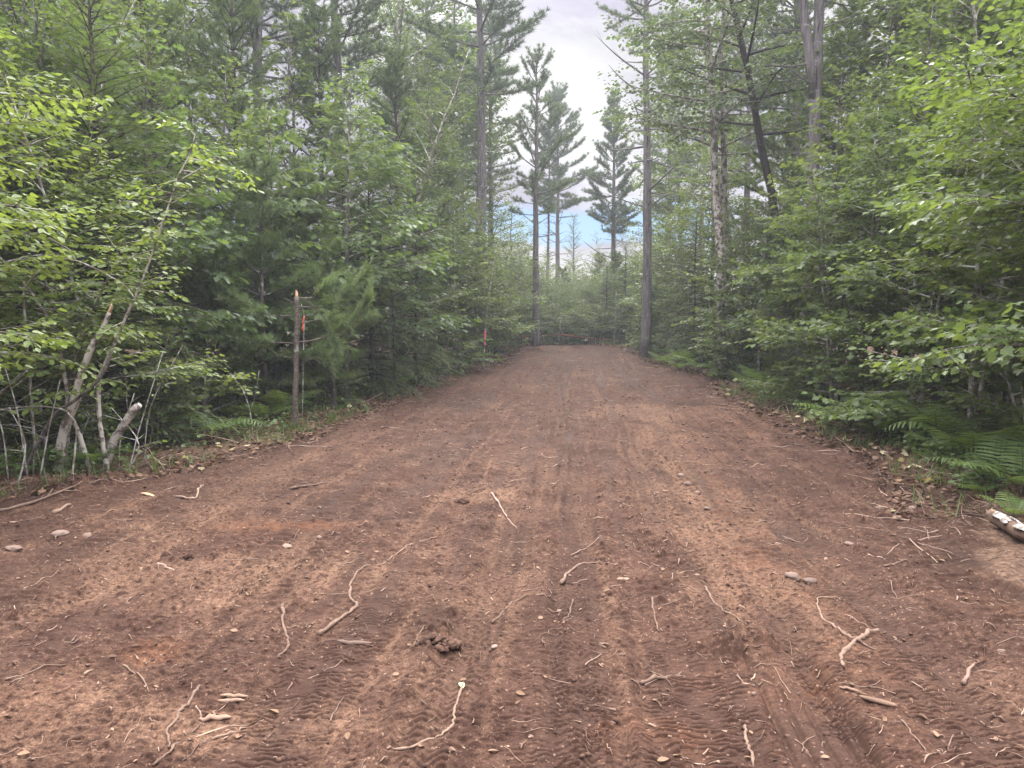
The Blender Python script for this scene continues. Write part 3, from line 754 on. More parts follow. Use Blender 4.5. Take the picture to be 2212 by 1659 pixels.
kind('bush1', 'leafy_shrub', broadleaf(8, 2.0, .014, .08, .85, 22, ('oval',), .085, .045, .13, stems=5, sub=1), 'palebark', 'oval')
kind('bush2', 'leafy_shrub', broadleaf(9, 1.7, .012, .1, .8, 20, ('maple',), .09, .05, .13, stems=4, sub=1), 'palebark', 'maple')
# tall broadleaf canopy
kind('tall1', 'tall_maple', broadleaf(11, 15, .15, .18, 2.9, 56, ('far',), .16, .085, .26, (.2, 1.0), sub=3, fork=.45, sides=9, shape=(.30, .8)), 'bark', 'far')
kind('tall2', 'tall_aspen', broadleaf(12, 18, .14, .30, 2.5, 60, ('far',), .15, .085, .25, (.3, 1.0), sub=3, sides=9, shape=(.30, .8)), 'palebark', 'far')
kind('tall3', 'tall_oak', broadleaf(13, 13, .16, .22, 2.9, 46, ('oak',), .19, .11, .30, (.15, .9), sub=2, fork=.4, wob=.1, sides=9), 'bark', 'oak')
kind('bank1', 'leafy_sapling', broadleaf(16, 4.6, .03, .10, 1.4, 40, ('small',), .12, .055, .17, (.3, 1.0), sub=2, stems=2), 'palebark', 'bank')
kind('bank2', 'leafy_sapling', broadleaf(17, 3.6, .025, .08, 1.3, 36, ('small',), .13, .055, .17, (.3, 1.0), sub=2, stems=3), 'palebark', 'bank')
kind('mid1', 'young_maple', broadleaf(14, 9.5, .075, .14, 2.1, 52, ('small',), .13, .062, .20, (.15, .95), sub=2), 'bark', 'maple')
kind('mid2', 'young_birch', broadleaf(15, 8.5, .055, .12, 1.8, 52, ('small',), .11, .058, .19, (.3, 1.0), sub=2, stems=2), 'palebark', 'oval')
# pines
kind('pinetall1', 'white_pine', pine(21, 22, .26, .42, 3.4, .62, (5, 7), dead=.2, deadlen=1.6, tsz=.21, tgap=.12, twig=.7, dens=1.7), 'pinebark', 'tallpine')
kind('pinetall2', 'white_pine', pine(22, 19, .20, .40, 2.8, .58, (5, 7), dead=.22, deadlen=1.3, tsz=.20, tgap=.115, twig=.65, dens=1.7), 'pinebark', 'tallpine')
kind('pinemid', 'white_pine', pine(24, 10, .10, .14, 2.1, .46, (5, 7), tsz=.17, tgap=.095, twig=.5, dead=.08, deadlen=.8, keep=.95, dens=1.8), 'darkbark', 'pine')
kind('pine1', 'young_white_pine', pine(25, 4.6, .045, .12, 1.45, .36, (5, 7), tpl='tuft', tsz=.135, tgap=.052, twig=.36, elev=(.05, .85), dead=.05, deadlen=.6, sides=8, start=.2, dens=1.8), 'bark', 'pine')
kind('pine2', 'young_white_pine', pine(26, 3.2, .035, .10, 1.2, .31, (5, 7), tpl='tuft', tsz=.13, tgap=.050, twig=.32, elev=(.1, .85), dead=.05, deadlen=.5, sides=8, start=.15, dens=1.8), 'bark', 'pine')
kind('spruce1', 'spruce_tree', spruce(31, 6.6, .075, .05, 1.6, 190, -.35, step=.085), 'darkbark', 'spruce')
kind('hemlock1', 'hemlock_tree', spruce(32, 5.4, .055, .05, 1.6, 160, -.8, (.0, .6), step=.085), 'darkbark', 'spruce')
kind('firtop', 'spruce_tree', spruce(33, 9.5, .10, .05, 1.9, 150, -.25, (-.1, .8), size=.42, step=.15), 'darkbark', 'spruce')
for i in range(3): kind('fern%d' % i, 'fern', fern_mesh(41 + i, (7, 5, 6)[i], (.80, .64, .92)[i]), 'cover' if False else 'root', 'fern', ('stems', 'fronds'))
#print('PROTOS', {k: (len(v.parts[0][1].polygons), len(v.parts[1][1].polygons), v.nl) for k, v in K.items()})

# ------------------------------------------------------------------ the woods
ledger = []      # everything that still needs a label saying which one it is
def X(qx, Z): return ray(qx, 700)[0] * Z
def plant(key, qx, Z, scale=1, rz=None, label=None, lean=(0, 0), cat='tree', group=None, side=None, what=None):
    x = X(qx, Z); k = K[key]
    o = k.put(x, Z, rz if rz is not None else (qx * 1.7 + Z * 3.1) % 6.28, scale, lean, label, cat, group)
    if label is None: ledger.append((o, key, side, x / Z, Z))
    return o

# --- the pines that stand out against the sky
kindA = Kind('white_pine', pine(51, 13.7, .185, .42, 2.45, .58, (4, 6), dead=.34, deadlen=1.3, tsz=.19, tgap=.10, twig=.5, dens=2.3, keep=.66, elev=(.2, .95), shape=.55, start=.45), M['pinebark'], M['tallpine'])
kindA.put(1.12, 34.6, .6, 1, (0, 0), 'slim white pine standing alone at the top end of the dirt clearing', 'pine')
kindB = Kind('white_pine', pine(52, 16.4, .19, .52, 2.9, .62, (5, 6), dead=.36, deadlen=1.6, tsz=.24, tgap=.11, twig=.65, dens=2.4, elev=(-.05, .8), shape=.5), M['pinebark'], M['tallpine'])
kindB.put(X(1203, 49), 49, 2, 1, (0, 0), 'dense dark pine right behind the lone pine at the end of the clearing', 'pine')
kindC = Kind('white_pine', pine(53, 15.2, .13, .58, 1.9, .62, (4, 6), dead=.4, deadlen=1.0, tsz=.23, tgap=.11, twig=.6, dens=2.4), M['pinebark'], M['tallpine'])
kindC.put(X(1183, 51), 51, 1, 1, (0, 0), 'thin pole of a pine between the lone pine and the dense dark pine', 'pine')
kindD = Kind('white_pine', pine(54, 15.0, .20, .44, 2.35, .5, (5, 6), dead=.30, deadlen=2.2, tsz=.22, tgap=.10, twig=.55, dens=2.6, elev=(.0, .85), shape=.75), M['pinebark'], M['tallpine'])
kindD.put(X(1322, 45), 45, 4, 1, (0, 0), 'cone topped pine with dead lower branches right of the sky gap', 'pine')
kindE = Kind('white_pine', pine(55, 21, .20, .55, 2.9, .62, (4, 5), dead=.28, deadlen=2.6, tsz=.20, tgap=.12, twig=.6, dens=1.7, elev=(-.1, .8)), M['pinebark'], M['tallpine'])
kindE.put(X(1393, 29), 29, 2.5, 1, (0, 0), 'tall rough barked pine with bare dead branches at the right road edge', 'pine')
kindF = Kind('white_pine', pine(56, 22, .26, .46, 3.9, .75, (4, 6), dead=.30, deadlen=1.2, tsz=.24, tgap=.11, twig=.75, dens=2.4, elev=(-.02, .8), curve=.35, low=.75), M['pinebark'], M['tallpine'])
kindF.put(X(1036, 30), 30, .3, 1, (0, 0), 'big twin trunked pine reaching long branches over the left of the sky gap', 'pine')
kindF2 = Kind('white_pine', pine(57, 17.2, .18, .42, 2.2, .6, (5, 6), dead=.3, deadlen=1.0, tsz=.20, tgap=.12, twig=.55, dens=1.7), M['pinebark'], M['tallpine'])
kindF2.put(X(1058, 38), 38, .3, 1, (0, 0), 'slimmer pine half hidden behind the big pine left of the sky gap', 'pine')
K['firtop'].put(X(1238, 52), 52, 0, .95, (0, 0), 'small dark pointed spruce low in the sky gap behind the lone pine', 'spruce')
kindK = Kind('white_pine', pine(58, 20, .175, .50, 2.8, .6, (4, 6), dead=.22, deadlen=1.5, tsz=.20, tgap=.12, twig=.65, dens=1.7, fork=.36), M['pinebark'], M['tallpine'])
kindK.put(X(1738, 18.2), 18.2, 2.9, 1, (0, 0), 'thick dark trunked forked pine standing on leaf litter at the right of the clearing', 'pine')
plant('pinetall2', 1706, 26, 1.05, 2.0, 'slim pale trunked pine just behind the forked pine at the right')
# crooked broadleaf trunks on the right
kindG = Kind('red_maple', broadleaf(61, 17, .14, .38, 2.6, 40, ('far',), .15, .085, .26, (.2, 1), lean=(-.06, 0), wob=.05, sub=3, sides=9), M['lichenbark'], M['far'])
kindG.put(X(1563, 22), 22, 0, 1, (0, 0), 'curving grey lichened maple trunk leaning left beside the right edge', 'tree')
kindG.put(X(1572, 24), 24, .5, .98, (.01, 0), 'straighter maple trunk directly behind the curving lichened maple', 'tree')
kindH = Kind('red_maple', broadleaf(62, 16, .15, .42, 2.6, 38, ('far',), .15, .085, .27, (.2, 1), lean=(-.09, 0), wob=.10, sub=3, sides=9), M['darkbark'], M['far'])
kindH.put(X(1706, 21), 21, 0, 1, (0, 0), 'dark crooked maple leaning left beside the forked pine', 'tree')

# --- left wood, from the clearing back
L_ = 'left'; R_ = 'right'; B_ = 'back'
for key, qx, Z, s in [
    # close to the camera
    ('cherry2', -160, 6.3, .95), ('cherry1', 60, 8.4, 1.0), ('cherry1', 215, 9.2, .95), ('maple1', -60, 9.0, 1.0), ('cherry2', 140, 10.0, .95), ('maple3', -330, 8.5, 1.0),
    ('spruce1', 228, 9.8, 1.0), ('spruce1', 60, 11.5, 1.05), ('spruce1', 345, 12.2, .95),
    ('oak2', 30, 10.6, 1.0), ('oak1', 330, 11.2, 1.0),
    ('pine1', 570, 13.0, 1.0), ('pine2', 470, 12.3, 1.0), ('pine2', 720, 14.2, 1.05), ('pine1', 655, 15.4, 1.1), ('pine2', 560, 14.6, 1.1), ('pine1', 420, 13.8, 1.1),
    ('oak1', 600, 14.4, 1.05), ('oak2', 745, 15.8, .95), ('oak1', 850, 17.4, 1.0), ('maple3', 480, 15.5, 1.0),
    ('hemlock1', 800, 17.2, 1.0), ('hemlock1', 900, 20.0, 1.05), ('hemlock1', 745, 18.6, 1.1),
    ('maple1', 985, 24.0, 1.0), ('maple2', 930, 22.8, 1.1), ('maple1', 1030, 27.0, 1.0), ('cherry1', 1060, 29.5, 1.05), ('bank1', 1085, 34, 1.1), ('bank2', 1060, 31, 1.0), ('bank1', 1095, 37, 1.1), ('cherry2', 1000, 27, 1.0),
    ('pinemid', 330, 15, .95), ('pinemid', 520, 17.5, 1.0), ('pinemid', 700, 20, 1.0), ('pinemid', 860, 23, 1.0), ('pinemid', 950, 27.5, .9),
    ('mid1', 420, 17.5, 1.0), ('mid1', 640, 19, 1.0), ('mid2', 820, 21, 1.1), ('mid1', 930, 25.5, 1.05), ('mid2', 1010, 31, 1.1), ('mid1', 240, 15.5, 1.0), ('mid2', 80, 13.5, 1.0), ('mid1', -100, 13, 1.0), ('mid1', 1060, 36, 1.0), ('mid1', 1105, 40, .85),
    ('tall1', 330, 20, 1.0), ('tall2', 870, 28, 1.0), ('tall1', 960, 33, 1.1), ('tall3', 180, 18, 1.05), ('tall2', 30, 20, 1.0), ('tall2', -120, 17, 1.0), ('tall1', 890, 36, 1.1),
    ('pinetall2', 575, 21, 1.0), ('pinetall2', 735, 23.5, 1.0), ('pinetall1', 210, 27, 1.0), ('pinetall1', 100, 33, 1.0), ('pinetall1', 930, 40, 1.0), ('pinetall2', 1000, 45, 1.0), ('pinetall1', -60, 24, 1.0)]:
    plant(key, qx, Z, s, side=L_)
# --- right wood
for key, qx, Z, s in [
    ('maple3', 2480, 6.6, 1.0), ('cherry2', 2330, 6.8, 1.0), ('maple1', 2230, 8.3, 1.0), ('cherry1', 2120, 8.8, 1.05), ('maple2', 1985, 10.6, 1.05), ('maple1', 2080, 11.0, 1.05), ('maple3', 2180, 11.0, 1.0), ('maple3', 1960, 12.3, 1.0), ('cherry2', 2290, 10.2, 1.0),
    ('maple2', 1805, 13.6, 1.0), ('maple1', 1870, 14.2, 1.1), ('maple3', 1780, 15.8, 1.0), ('oak1', 1690, 17.0, .75), ('maple1', 1640, 20.5, 1.0), ('maple2', 1600, 22.5, 1.2), ('hemlock1', 1500, 26, 1.0), ('hemlock1', 1660, 21.5, 1.0), ('maple1', 1450, 31, 1.1), ('bank1', 1420, 34, 1.1), ('bank2', 1440, 31.5, 1.0), ('bank1', 1400, 36, 1.0), ('bank1', 1480, 28.5, 1.0), ('pine1', 1700, 19.5, 1.0), ('hemlock1', 1560, 27, 1.0),
    ('mid1', 1900, 17, 1.0), ('mid1', 2030, 14.5, 1.0), ('mid2', 2150, 14, 1.05), ('mid1', 2270, 13, 1.0), ('mid1', 1800, 20.5, 1.0), ('mid2', 1660, 24.5, 1.05), ('mid1', 1540, 28.5, 1.0), ('mid2', 1470, 33, 1.15), ('mid1', 1440, 37, 1.0), ('mid1', 1750, 24, 1.0), ('mid2', 2420, 11, 1.0), ('mid1', 2080, 19, 1.05),
    ('tall1', 1960, 19.5, 1.0), ('tall2', 2080, 17.5, 1.0), ('tall1', 2220, 16, 1.0), ('tall2', 1515, 35, 1.0), ('tall1', 1470, 40, .95), ('tall1', 2050, 26, 1.1), ('tall3', 2330, 14.5, 1.1), 
    ('pinetall2', 1440, 42, .95), ('pinetall2', 1610, 33, .95), ('pinetall2', 2000, 33, 1.0), ('pinetall1', 2150, 28, 1.0), ('pinemid', 1820, 22, 1.1), ('pinemid', 1690, 27, 1.2), ('pinemid', 1950, 24, 1.1)]:
    plant(key, qx, Z, s, side=R_)
# --- behind the end of the clearing
for key, qx, Z, s in [
    ('bank2', 1120, 39, 1.0), ('bank1', 1160, 41, 1.0), ('bank1', 1205, 42, .95), ('bank1', 1255, 40.5, 1.0), ('bank2', 1300, 41, 1.1), ('hemlock1', 1350, 39.5, 1.0), ('bank1', 1385, 41, 1.1), ('pine1', 1330, 43, 1.15), ('cherry2', 1180, 46, .9), ('cherry2', 1275, 47, .9), ('mid2', 1370, 48, .85), ('mid2', 1110, 48, .9), ('maple3', 1235, 50, .8), ('mid2', 1320, 55, .75), ('mid1', 1150, 56, .65), ('mid1', 1215, 60, .55), ('mid1', 1280, 62, .6), ('mid1', 1400, 54, .95), ('mid1', 1080, 54, 1.0),
    ('bank1', 1135, 43, .62), ('bank1', 1230, 44, 1.0), ('bank1', 1285, 43.5, 1.0), ('mid2', 1195, 47, .58), ('mid2', 1345, 44, .75), ('mid2', 1100, 42, .8), ('bank1', 1265, 52, 1.1), ('bank1', 1165, 53, 1.2), ('pine1', 1215, 45, 1.0), ('pine1', 1295, 46, 1.2), ('pine1', 1145, 45, 1.1), ('mid2', 1395, 45, .9), ('hemlock1', 1310, 39.2, .8), ('hemlock1', 1375, 38.2, .9),
    ('bank1', 1125, 40, .85), ('bank1', 1190, 39.5, .75), ('bank2', 1240, 40, .8), ('bank1', 1290, 42, .85), ('bank2', 1320, 40.5, .85), ('bank1', 1345, 42, 1.0), ('cherry2', 1225, 46.5, .65), ('cherry2', 1145, 47, .75), ('cherry2', 1310, 48, .75), ('bush1', 1115, 37.6, 1.3), ('bush2', 1140, 38, 1.2), ('bush1', 1172, 37.8, 1.2), ('bush2', 1200, 38.4, 1.3), ('bush1', 1225, 37.5, 1.1), ('bush2', 1250, 38.2, 1.3), ('bush1', 1280, 37.7, 1.2), ('bush2', 1308, 38, 1.3), ('bush1', 1335, 37.5, 1.2), ('bush2', 1360, 38.5, 1.4), ('bush1', 1390, 37.5, 1.3)]:
    plant(key, qx, Z, s, side=B_)
print('things', len(ledger))

# --- the wood goes on beyond what one can count
def far_wood():
    rng = np.random.default_rng(77); lv = Leaves(); tb = Tubes()
    n = 0
    for i in range(900):
        y = rng.uniform(18, 130); x = rng.uniform(-75, 85)
        l, r = edges(y); qx = 1106 + x / y * F_PX
        d = min(x - l, r - x) if y < 40 else -9
        if d > -9: continue
        if -700 > qx or qx > 2900: continue
        gap = 1060 < qx < 1430
        if gap and y < 48: continue
        hgt = rng.uniform(3.2, 5.2) if gap else rng.uniform(3, 7)
        if not gap and y < 40: hgt = rng.uniform(2.5, 6)
        m = int(120 + 22 * hgt); rad = rng.uniform(1.0, 2.0)
        z = hgt * rng.beta(1.6, 1.3, m); w = rad * np.sqrt(rng.uniform(0, 1, m)) * (1 - .6 * (z / hgt) ** 2); a = rng.uniform(0, 2 * PI, m)
        P = np.stack([x + w * np.cos(a), y + w * np.sin(a), base_h(np.full(m, x), np.full(m, y)) + z], 1)
        a2 = rng.uniform(0, 2 * PI, m); D = np.stack([np.cos(a2), np.sin(a2), rng.normal(-.2, .3, m)], 1)
        lv.add('far', P, D, np.array([0, 0, 1.]) + rng.normal(0, .6, (m, 3)), rng.uniform(.18, .42, m), np.clip(rng.normal(.3 + rng.normal(0, .12), .15, m), 0, 1))
        zb = H(x, y); tb.add([(x, y, zb - .2), (x + rng.normal(0, .2), y, zb + hgt * .5), (x + rng.normal(0, .4), y, zb + hgt * .95)], [.05, .035, .01], 5)
    o = link('far_woodland', lv.mesh('far_woodland'), M['far']); tag(o, 'mass of green woodland filling the background between the trunks', 'woodland', None, 'stuff')
    o = link('far_woodland_stems', tb.mesh('far_woodland_stems'), M['bark']); tag(o, 'thin grey stems of the woodland behind the front trees', 'stems', None, 'stuff')
far_wood()

# ------------------------------------------------------------------ broken and flagged stems at the left edge
_Z = np.arange(1.5, 60, .01)
def on_ground(qx, qy):
    a, b = ray(qx, qy)
    below = CAM_H + b * _Z <= base_h(a * _Z, _Z)
    Z = _Z[np.argmax(below)] if below.any() else 60.0
    return a * Z, Z

def qpath(pts, Z, root=True, dz=None):
    P = [np.array(at(p[0], p[1], Z + (p[2] if len(p) > 2 else 0))) for p in pts]
    if root:
        P[0][2] = H(P[0][0], P[0][1]) - .06
    return smooth_path(np.array(P))

def smooth_path(P, k=4):
    """Catmull-Rom through the points"""
    Q = np.vstack([2 * P[0] - P[1], P, 2 * P[-1] - P[-2]]); out = []
    for i in range(1, len(Q) - 2):
        for t in np.arange(k) / k:
            a, b, c, d = Q[i - 1], Q[i], Q[i + 1], Q[i + 2]
            out.append(.5 * ((2 * b) + (c - a) * t + (2 * a - 5 * b + 4 * c - d) * t * t + (3 * b - a - 3 * c + d) * t ** 3))
    out.append(P[-1]); return np.array(out)

def splinters(c, d, r, rng, n=7, L=.09):
    tb = Tubes(); d = np.asarray(d, float) / np.linalg.norm(d)
    for i in range(n):
        o = rng.standard_normal(3); o -= d * o.dot(d); o = o / np.linalg.norm(o) * r * rng.uniform(.1, .75)
        l = L * rng.uniform(.4, 1.2)
        tb.add([c + o - d * .03, c + o + d * l * .5, c + o * .9 + d * l], [r * .38, r * .28, .001], 5, True, .1, rng, rng.uniform(.2, 1))
    return tb

def stem_thing(name, label, cat, tubes, bark, crown=None, leafm=None, brk=None, group=None, parts=('trunk', 'crown')):
    root = tubes[0][0][0]; loc = Vector((float(root[0]), float(root[1]), H(root[0], root[1])))
    r = empty(name, loc); tag(r, label, cat, group)
    off = np.array(loc); tb = Tubes(); rng = np.random.default_rng(int(abs(loc.x * 1000)) + 7)
    for P, R in tubes: tb.add(P - off, R, 8 if max(R) > .02 else 5, True, .07, rng, rng.uniform(0, 1))
    link(parts[0], tb.mesh(name + '_' + parts[0]), M[bark], r)
    if crown is not None and crown.B:
        for tp in crown.B: crown.B[tp] = [(b[0] - off,) + b[1:] for b in crown.B[tp]]
        link(parts[1], crown.mesh(name + '_' + parts[1]), M[leafm], r)
    if brk is not None:
        b = splinters(np.asarray(brk[0]) - off, brk[1], brk[2], rng, 8, brk[3]); link('splintered_break', b.mesh(name + '_break'), M['wood'], r)
    return r

def tapers(n, a, b): return np.linspace(a, b, n)

rng = np.random.default_rng(5)
ZL = 7.75
# thick snapped stem leaning right
P = qpath([(128, 1031), (133, 949), (157, 876), (173, 816), (200, 746), (220, 716), (236, 675)], ZL)
stem_thing('snapped_tree', 'thick peeling snapped stem leaning right with a splintered pale tip', 'broken tree', [(P, tapers(len(P), .050, .022)), (qpath([(140, 1018), (148, 930), (178, 850)], ZL + .1), tapers(9, .018, .012))], 'lichenbark', None, None, (P[-1], P[-1] - P[-3], .022, .10))
# broken log stub at the dirt edge
P = qpath([(222, 1006), (245, 955), (262, 928), (280, 898), (301, 874)], 8.0)
stem_thing('broken_stub', 'short weathered broken stub leaning over the dirt edge beside the snapped stem', 'broken tree', [(P, np.array([.044] * (len(P) - 4) + [.046, .048, .045, .036]))], 'lichenbark', None, None, (P[0] + np.array([0, -.02, .05]), P[0] - P[2] + np.array([-.05, 0, .02]), .036, .06))
# brown pole leaning across
P = qpath([(40, 1010), (110, 906), (160, 866), (217, 816), (242, 754)], 7.5)
stem_thing('leaning_pole', 'bare brown pole leaning across the snapped stem', 'fallen stem', [(P, tapers(len(P), .021, .015))], 'bark')
# leafy cherry with white-blotched stems
A = qpath([(234, 1026), (227, 985), (216, 916), (213, 860), (216, 812), (233, 773), (253, 729), (277, 673), (307, 606), (340, 516), (353, 477), (373, 420), (384, 383), (410, 333), (421, 290)], 7.9)
B = qpath([(195, 978), (173, 943), (150, 889), (143, 833), (130, 756), (120, 716), (90, 666), (53, 613), (0, 556), (-50, 500)], 7.9)
D = qpath([(145, 930), (147, 843), (173, 743), (187, 700), (220, 630), (253, 560), (262, 520)], 8.1)
E = qpath([(216, 812, 0), (160, 866, -.3)], 7.9, False)
lv = Leaves(); tubes = [(A, np.array([.030 - .020 * (i / (len(A) - 1)) ** .6 - .006 * i / (len(A) - 1) for i in range(len(A))])), (B, tapers(len(B), .027, .007)), (D, tapers(len(D), .016, .005))]
for (Q, s0, n) in ((A, .25, 34), (B, .28, 26), (D, .3, 18)):
    for i in range(n):
        s = s0 + (1 - s0) * (i + rng.uniform(0, 1)) / n; p, d = along(Q, np.array([s]))
        az = rng.uniform(0, 2 * PI); L = rng.uniform(.25, .75)
        T = limb(p[0], unit(np.array([math.cos(az), math.sin(az), rng.uniform(-.1, .5)])), L, 6, rng, -.25, .12)
        tubes.append((T, tapers(6, .006, .002)))
        put_leaves(lv, ('oval',), T, rng, .085, .040, .2, vb=.05)
        for k in range(3):
            p2, d2 = along(T, np.array([rng.uniform(.3, .9)])); T2 = limb(p2[0], unit(rotz(d2[0], rng.choice([-1, 1]) * .8)), L * .4, 4, rng, -.1, .1)
            put_leaves(lv, ('oval',), T2, rng, .08, .040, .1, vb=.05)
stem_thing('wild_cherry', 'leafy cherry with pale blotched crooked stems spreading over the left dirt edge', 'tree', tubes, 'lichenbark', lv, 'oval')
# arching bare branches
P = qpath([(60, 720), (50, 640), (73, 597), (100, 574), (127, 561), (163, 563), (217, 586), (267, 616), (290, 643)], 7.6, False)
P[0, 2] = H(P[0, 0], P[0, 1]); P2 = qpath([(163, 563), (150, 540), (120, 522), (105, 514)], 7.6, False)
P[0:4] = P[4] + np.linspace(1, 0, 4)[:, None] * (np.array([P[4, 0] - .1, P[4, 1] + .25, H(P[4, 0], P[4, 1]) - .05]) - P[4])
stem_thing('bent_branch', 'bare brown branch bent over in an arch among the left leaves', 'branch', [(P, tapers(len(P), .012, .008)), (P2, tapers(len(P2), .008, .006))], 'palebark')
P = qpath([(150, 1000), (165, 930), (150, 896), (133, 884), (83, 878), (0, 884), (-60, 890)], 7.4)
stem_thing('bent_branch', 'thin pale branch arching low to the left in front of the snapped stem', 'branch', [(P, tapers(len(P), .010, .006))], 'palebark')
P = qpath([(45, 1005), (43, 800), (42, 620), (52, 560), (70, 500), (84, 455)], 8.6)
stem_thing('dead_trunk', 'dark dead trunk with peeling bark at the far left', 'dead tree', [(P, tapers(len(P), .05, .03))], 'darkbark')
# thin bare shoots at the left edge
SH = [(-10, 1075, -40, 900, 60, 800, 7.0), (20, 1062, 5, 930, -30, 820, 7.2), (62, 1052, 40, 900, 10, 790, 7.3), (72, 1045, 74, 930, 62, 830, 7.5), (85, 1050, 105, 930, 130, 820, 7.4), (96, 1040, 70, 920, 64, 770, 7.7), (160, 1030, 180, 930, 215, 860, 8.1), (255, 1025, 262, 940, 290, 850, 8.0), (275, 1022, 300, 930, 352, 760, 8.0), (310, 1005, 325, 880, 395, 745, 8.4), (262, 1030, 300, 960, 240, 880, 7.9), (35, 1056, 55, 960, 20, 880, 7.1)]
ORD = ['leftmost', 'second', 'third', 'fourth', 'fifth', 'sixth', 'seventh', 'eighth', 'ninth', 'tenth', 'eleventh', 'twelfth', 'thirteenth', 'fourteenth', 'fifteenth', 'sixteenth', 'seventeenth', 'eighteenth', 'nineteenth', 'twentieth']
def ordw(i, n): return 'leftmost' if i == 0 else ('rightmost' if i == n - 1 else ORD[i] + ' from the left' if i < len(ORD) else '%dth from the left' % (i + 1))
for i, s in enumerate(sorted(SH, key=lambda s: s[0])):
    P = qpath([(s[0], s[1]), (s[2], s[3]), (s[4], s[5])], s[6]); lv = Leaves(); tb = [(P, tapers(len(P), .009, .004))]
    for k in range(3):
        p, d = along(P, np.array([rng.uniform(.3, .9)])); T = limb(p[0], unit(np.array([rng.normal(), rng.normal(), .5])), rng.uniform(.2, .45), 5, rng, -.1, .15); tb.append((T, tapers(5, .004, .0015)))
        if k < 2: put_leaves(lv, ('oval',), T, rng, .085, .07, .4, vb=.1)
    stem_thing('thin_shoot', 'thin pale shoot on the left dirt edge, %s of its twelve' % ordw(i, len(SH)), 'shoot', tb, 'palebark', lv, 'oval', None, 'thin shoots on the left dirt edge', ('stem', 'leaves'))

# snapped young pine
ZS = 11.5
TR = qpath([(637, 930), (638, 850), (640, 760), (642, 690), (641, 641)], ZS)
BR = [([(645, 662), (677, 664), (713, 659), (753, 628, .3), (790, 596, .5)], .012, 1), ([(646, 643), (677, 643), (697, 628), (730, 600, .3)], .009, 1), ([(635, 681), (591, 682), (553, 672), (520, 655)], .008, 1),
      ([(643, 740), (682, 734), (713, 723), (748, 703), (775, 681), (792, 650)], .014, 1), ([(636, 742), (606, 740), (553, 742), (505, 735)], .010, 1), ([(635, 774), (604, 767), (575, 752)], .007, 0), ([(648, 643), (677, 661), (704, 692), (713, 714), (724, 735), (724, 770)], .008, 1),
      ([(636, 655), (612, 643)], .006, 0), ([(640, 720, .1), (655, 760, .7), (700, 770, 1.1)], .009, 1), ([(640, 790), (672, 775), (690, 770)], .005, 0), ([(643, 700), (690, 690, .5), (740, 690, .9)], .009, 1)]
tubes = [(TR, tapers(len(TR), .047, .036))]; lv = Leaves()
for pts, r0, leafy in BR:
    Q = qpath(pts, ZS, False); tubes.append((Q, tapers(len(Q), r0, .003)))
    if leafy:
        L = np.linalg.norm(np.diff(Q, axis=0), axis=1).sum()
        for i in range(int(L / .055)):
            p, d = along(Q, np.array([rng.uniform(.38, 1)])); T = limb(p[0], unit(rotz(d[0], rng.choice([-1, 1]) * rng.uniform(.3, 1)) + np.array([0, rng.normal(0, .5), rng.uniform(-.4, .7)])), rng.uniform(.12, .46), 4, rng, .2, .12)
            tubes.append((T, tapers(4, .004, .0015))); m = 5
            pos, dd = along(T, np.linspace(.3, 1, m)); lv.add('tuft%d' % rng.integers(0, 3), pos, unit(dd + rng.normal(0, .25, dd.shape)), rng.standard_normal((m, 3)), .13 * rng.uniform(.8, 1.1, m), np.clip(rng.normal(.35, .15, m), 0, 1))
stem_thing('snapped_pine', 'young pine snapped off at head height with a raw pale broken tip', 'broken tree', tubes, 'snagbark', lv, 'pine', (TR[-1], np.array([0, 0, 1.]), .036, .10))

# pale young plant before it
P = qpath([(547, 963), (543, 910), (537, 876), (520, 836), (497, 806)], 10.2); P2 = qpath([(540, 890), (552, 850), (560, 800)], 10.2, False); lv = Leaves(); tb = [(P, tapers(len(P), .009, .004)), (P2, tapers(len(P2), .005, .003))]
for i in range(9):
    p, d = along(P, np.array([rng.uniform(.55, 1)])); T = limb(p[0], unit(np.array([rng.normal(), rng.normal(), .35])), rng.uniform(.18, .38), 5, rng, -.1, .1); tb.append((T, tapers(5, .003, .0015))); put_leaves(lv, ('maple',), T, rng, .08, .05, .1, vb=.3)
stem_thing('maple_seedling', 'slender little maple with pale leaves at the dirt edge left of the snapped pine', 'seedling', tb, 'palebark', lv, 'maple', None, None, ('stem', 'leaves'))

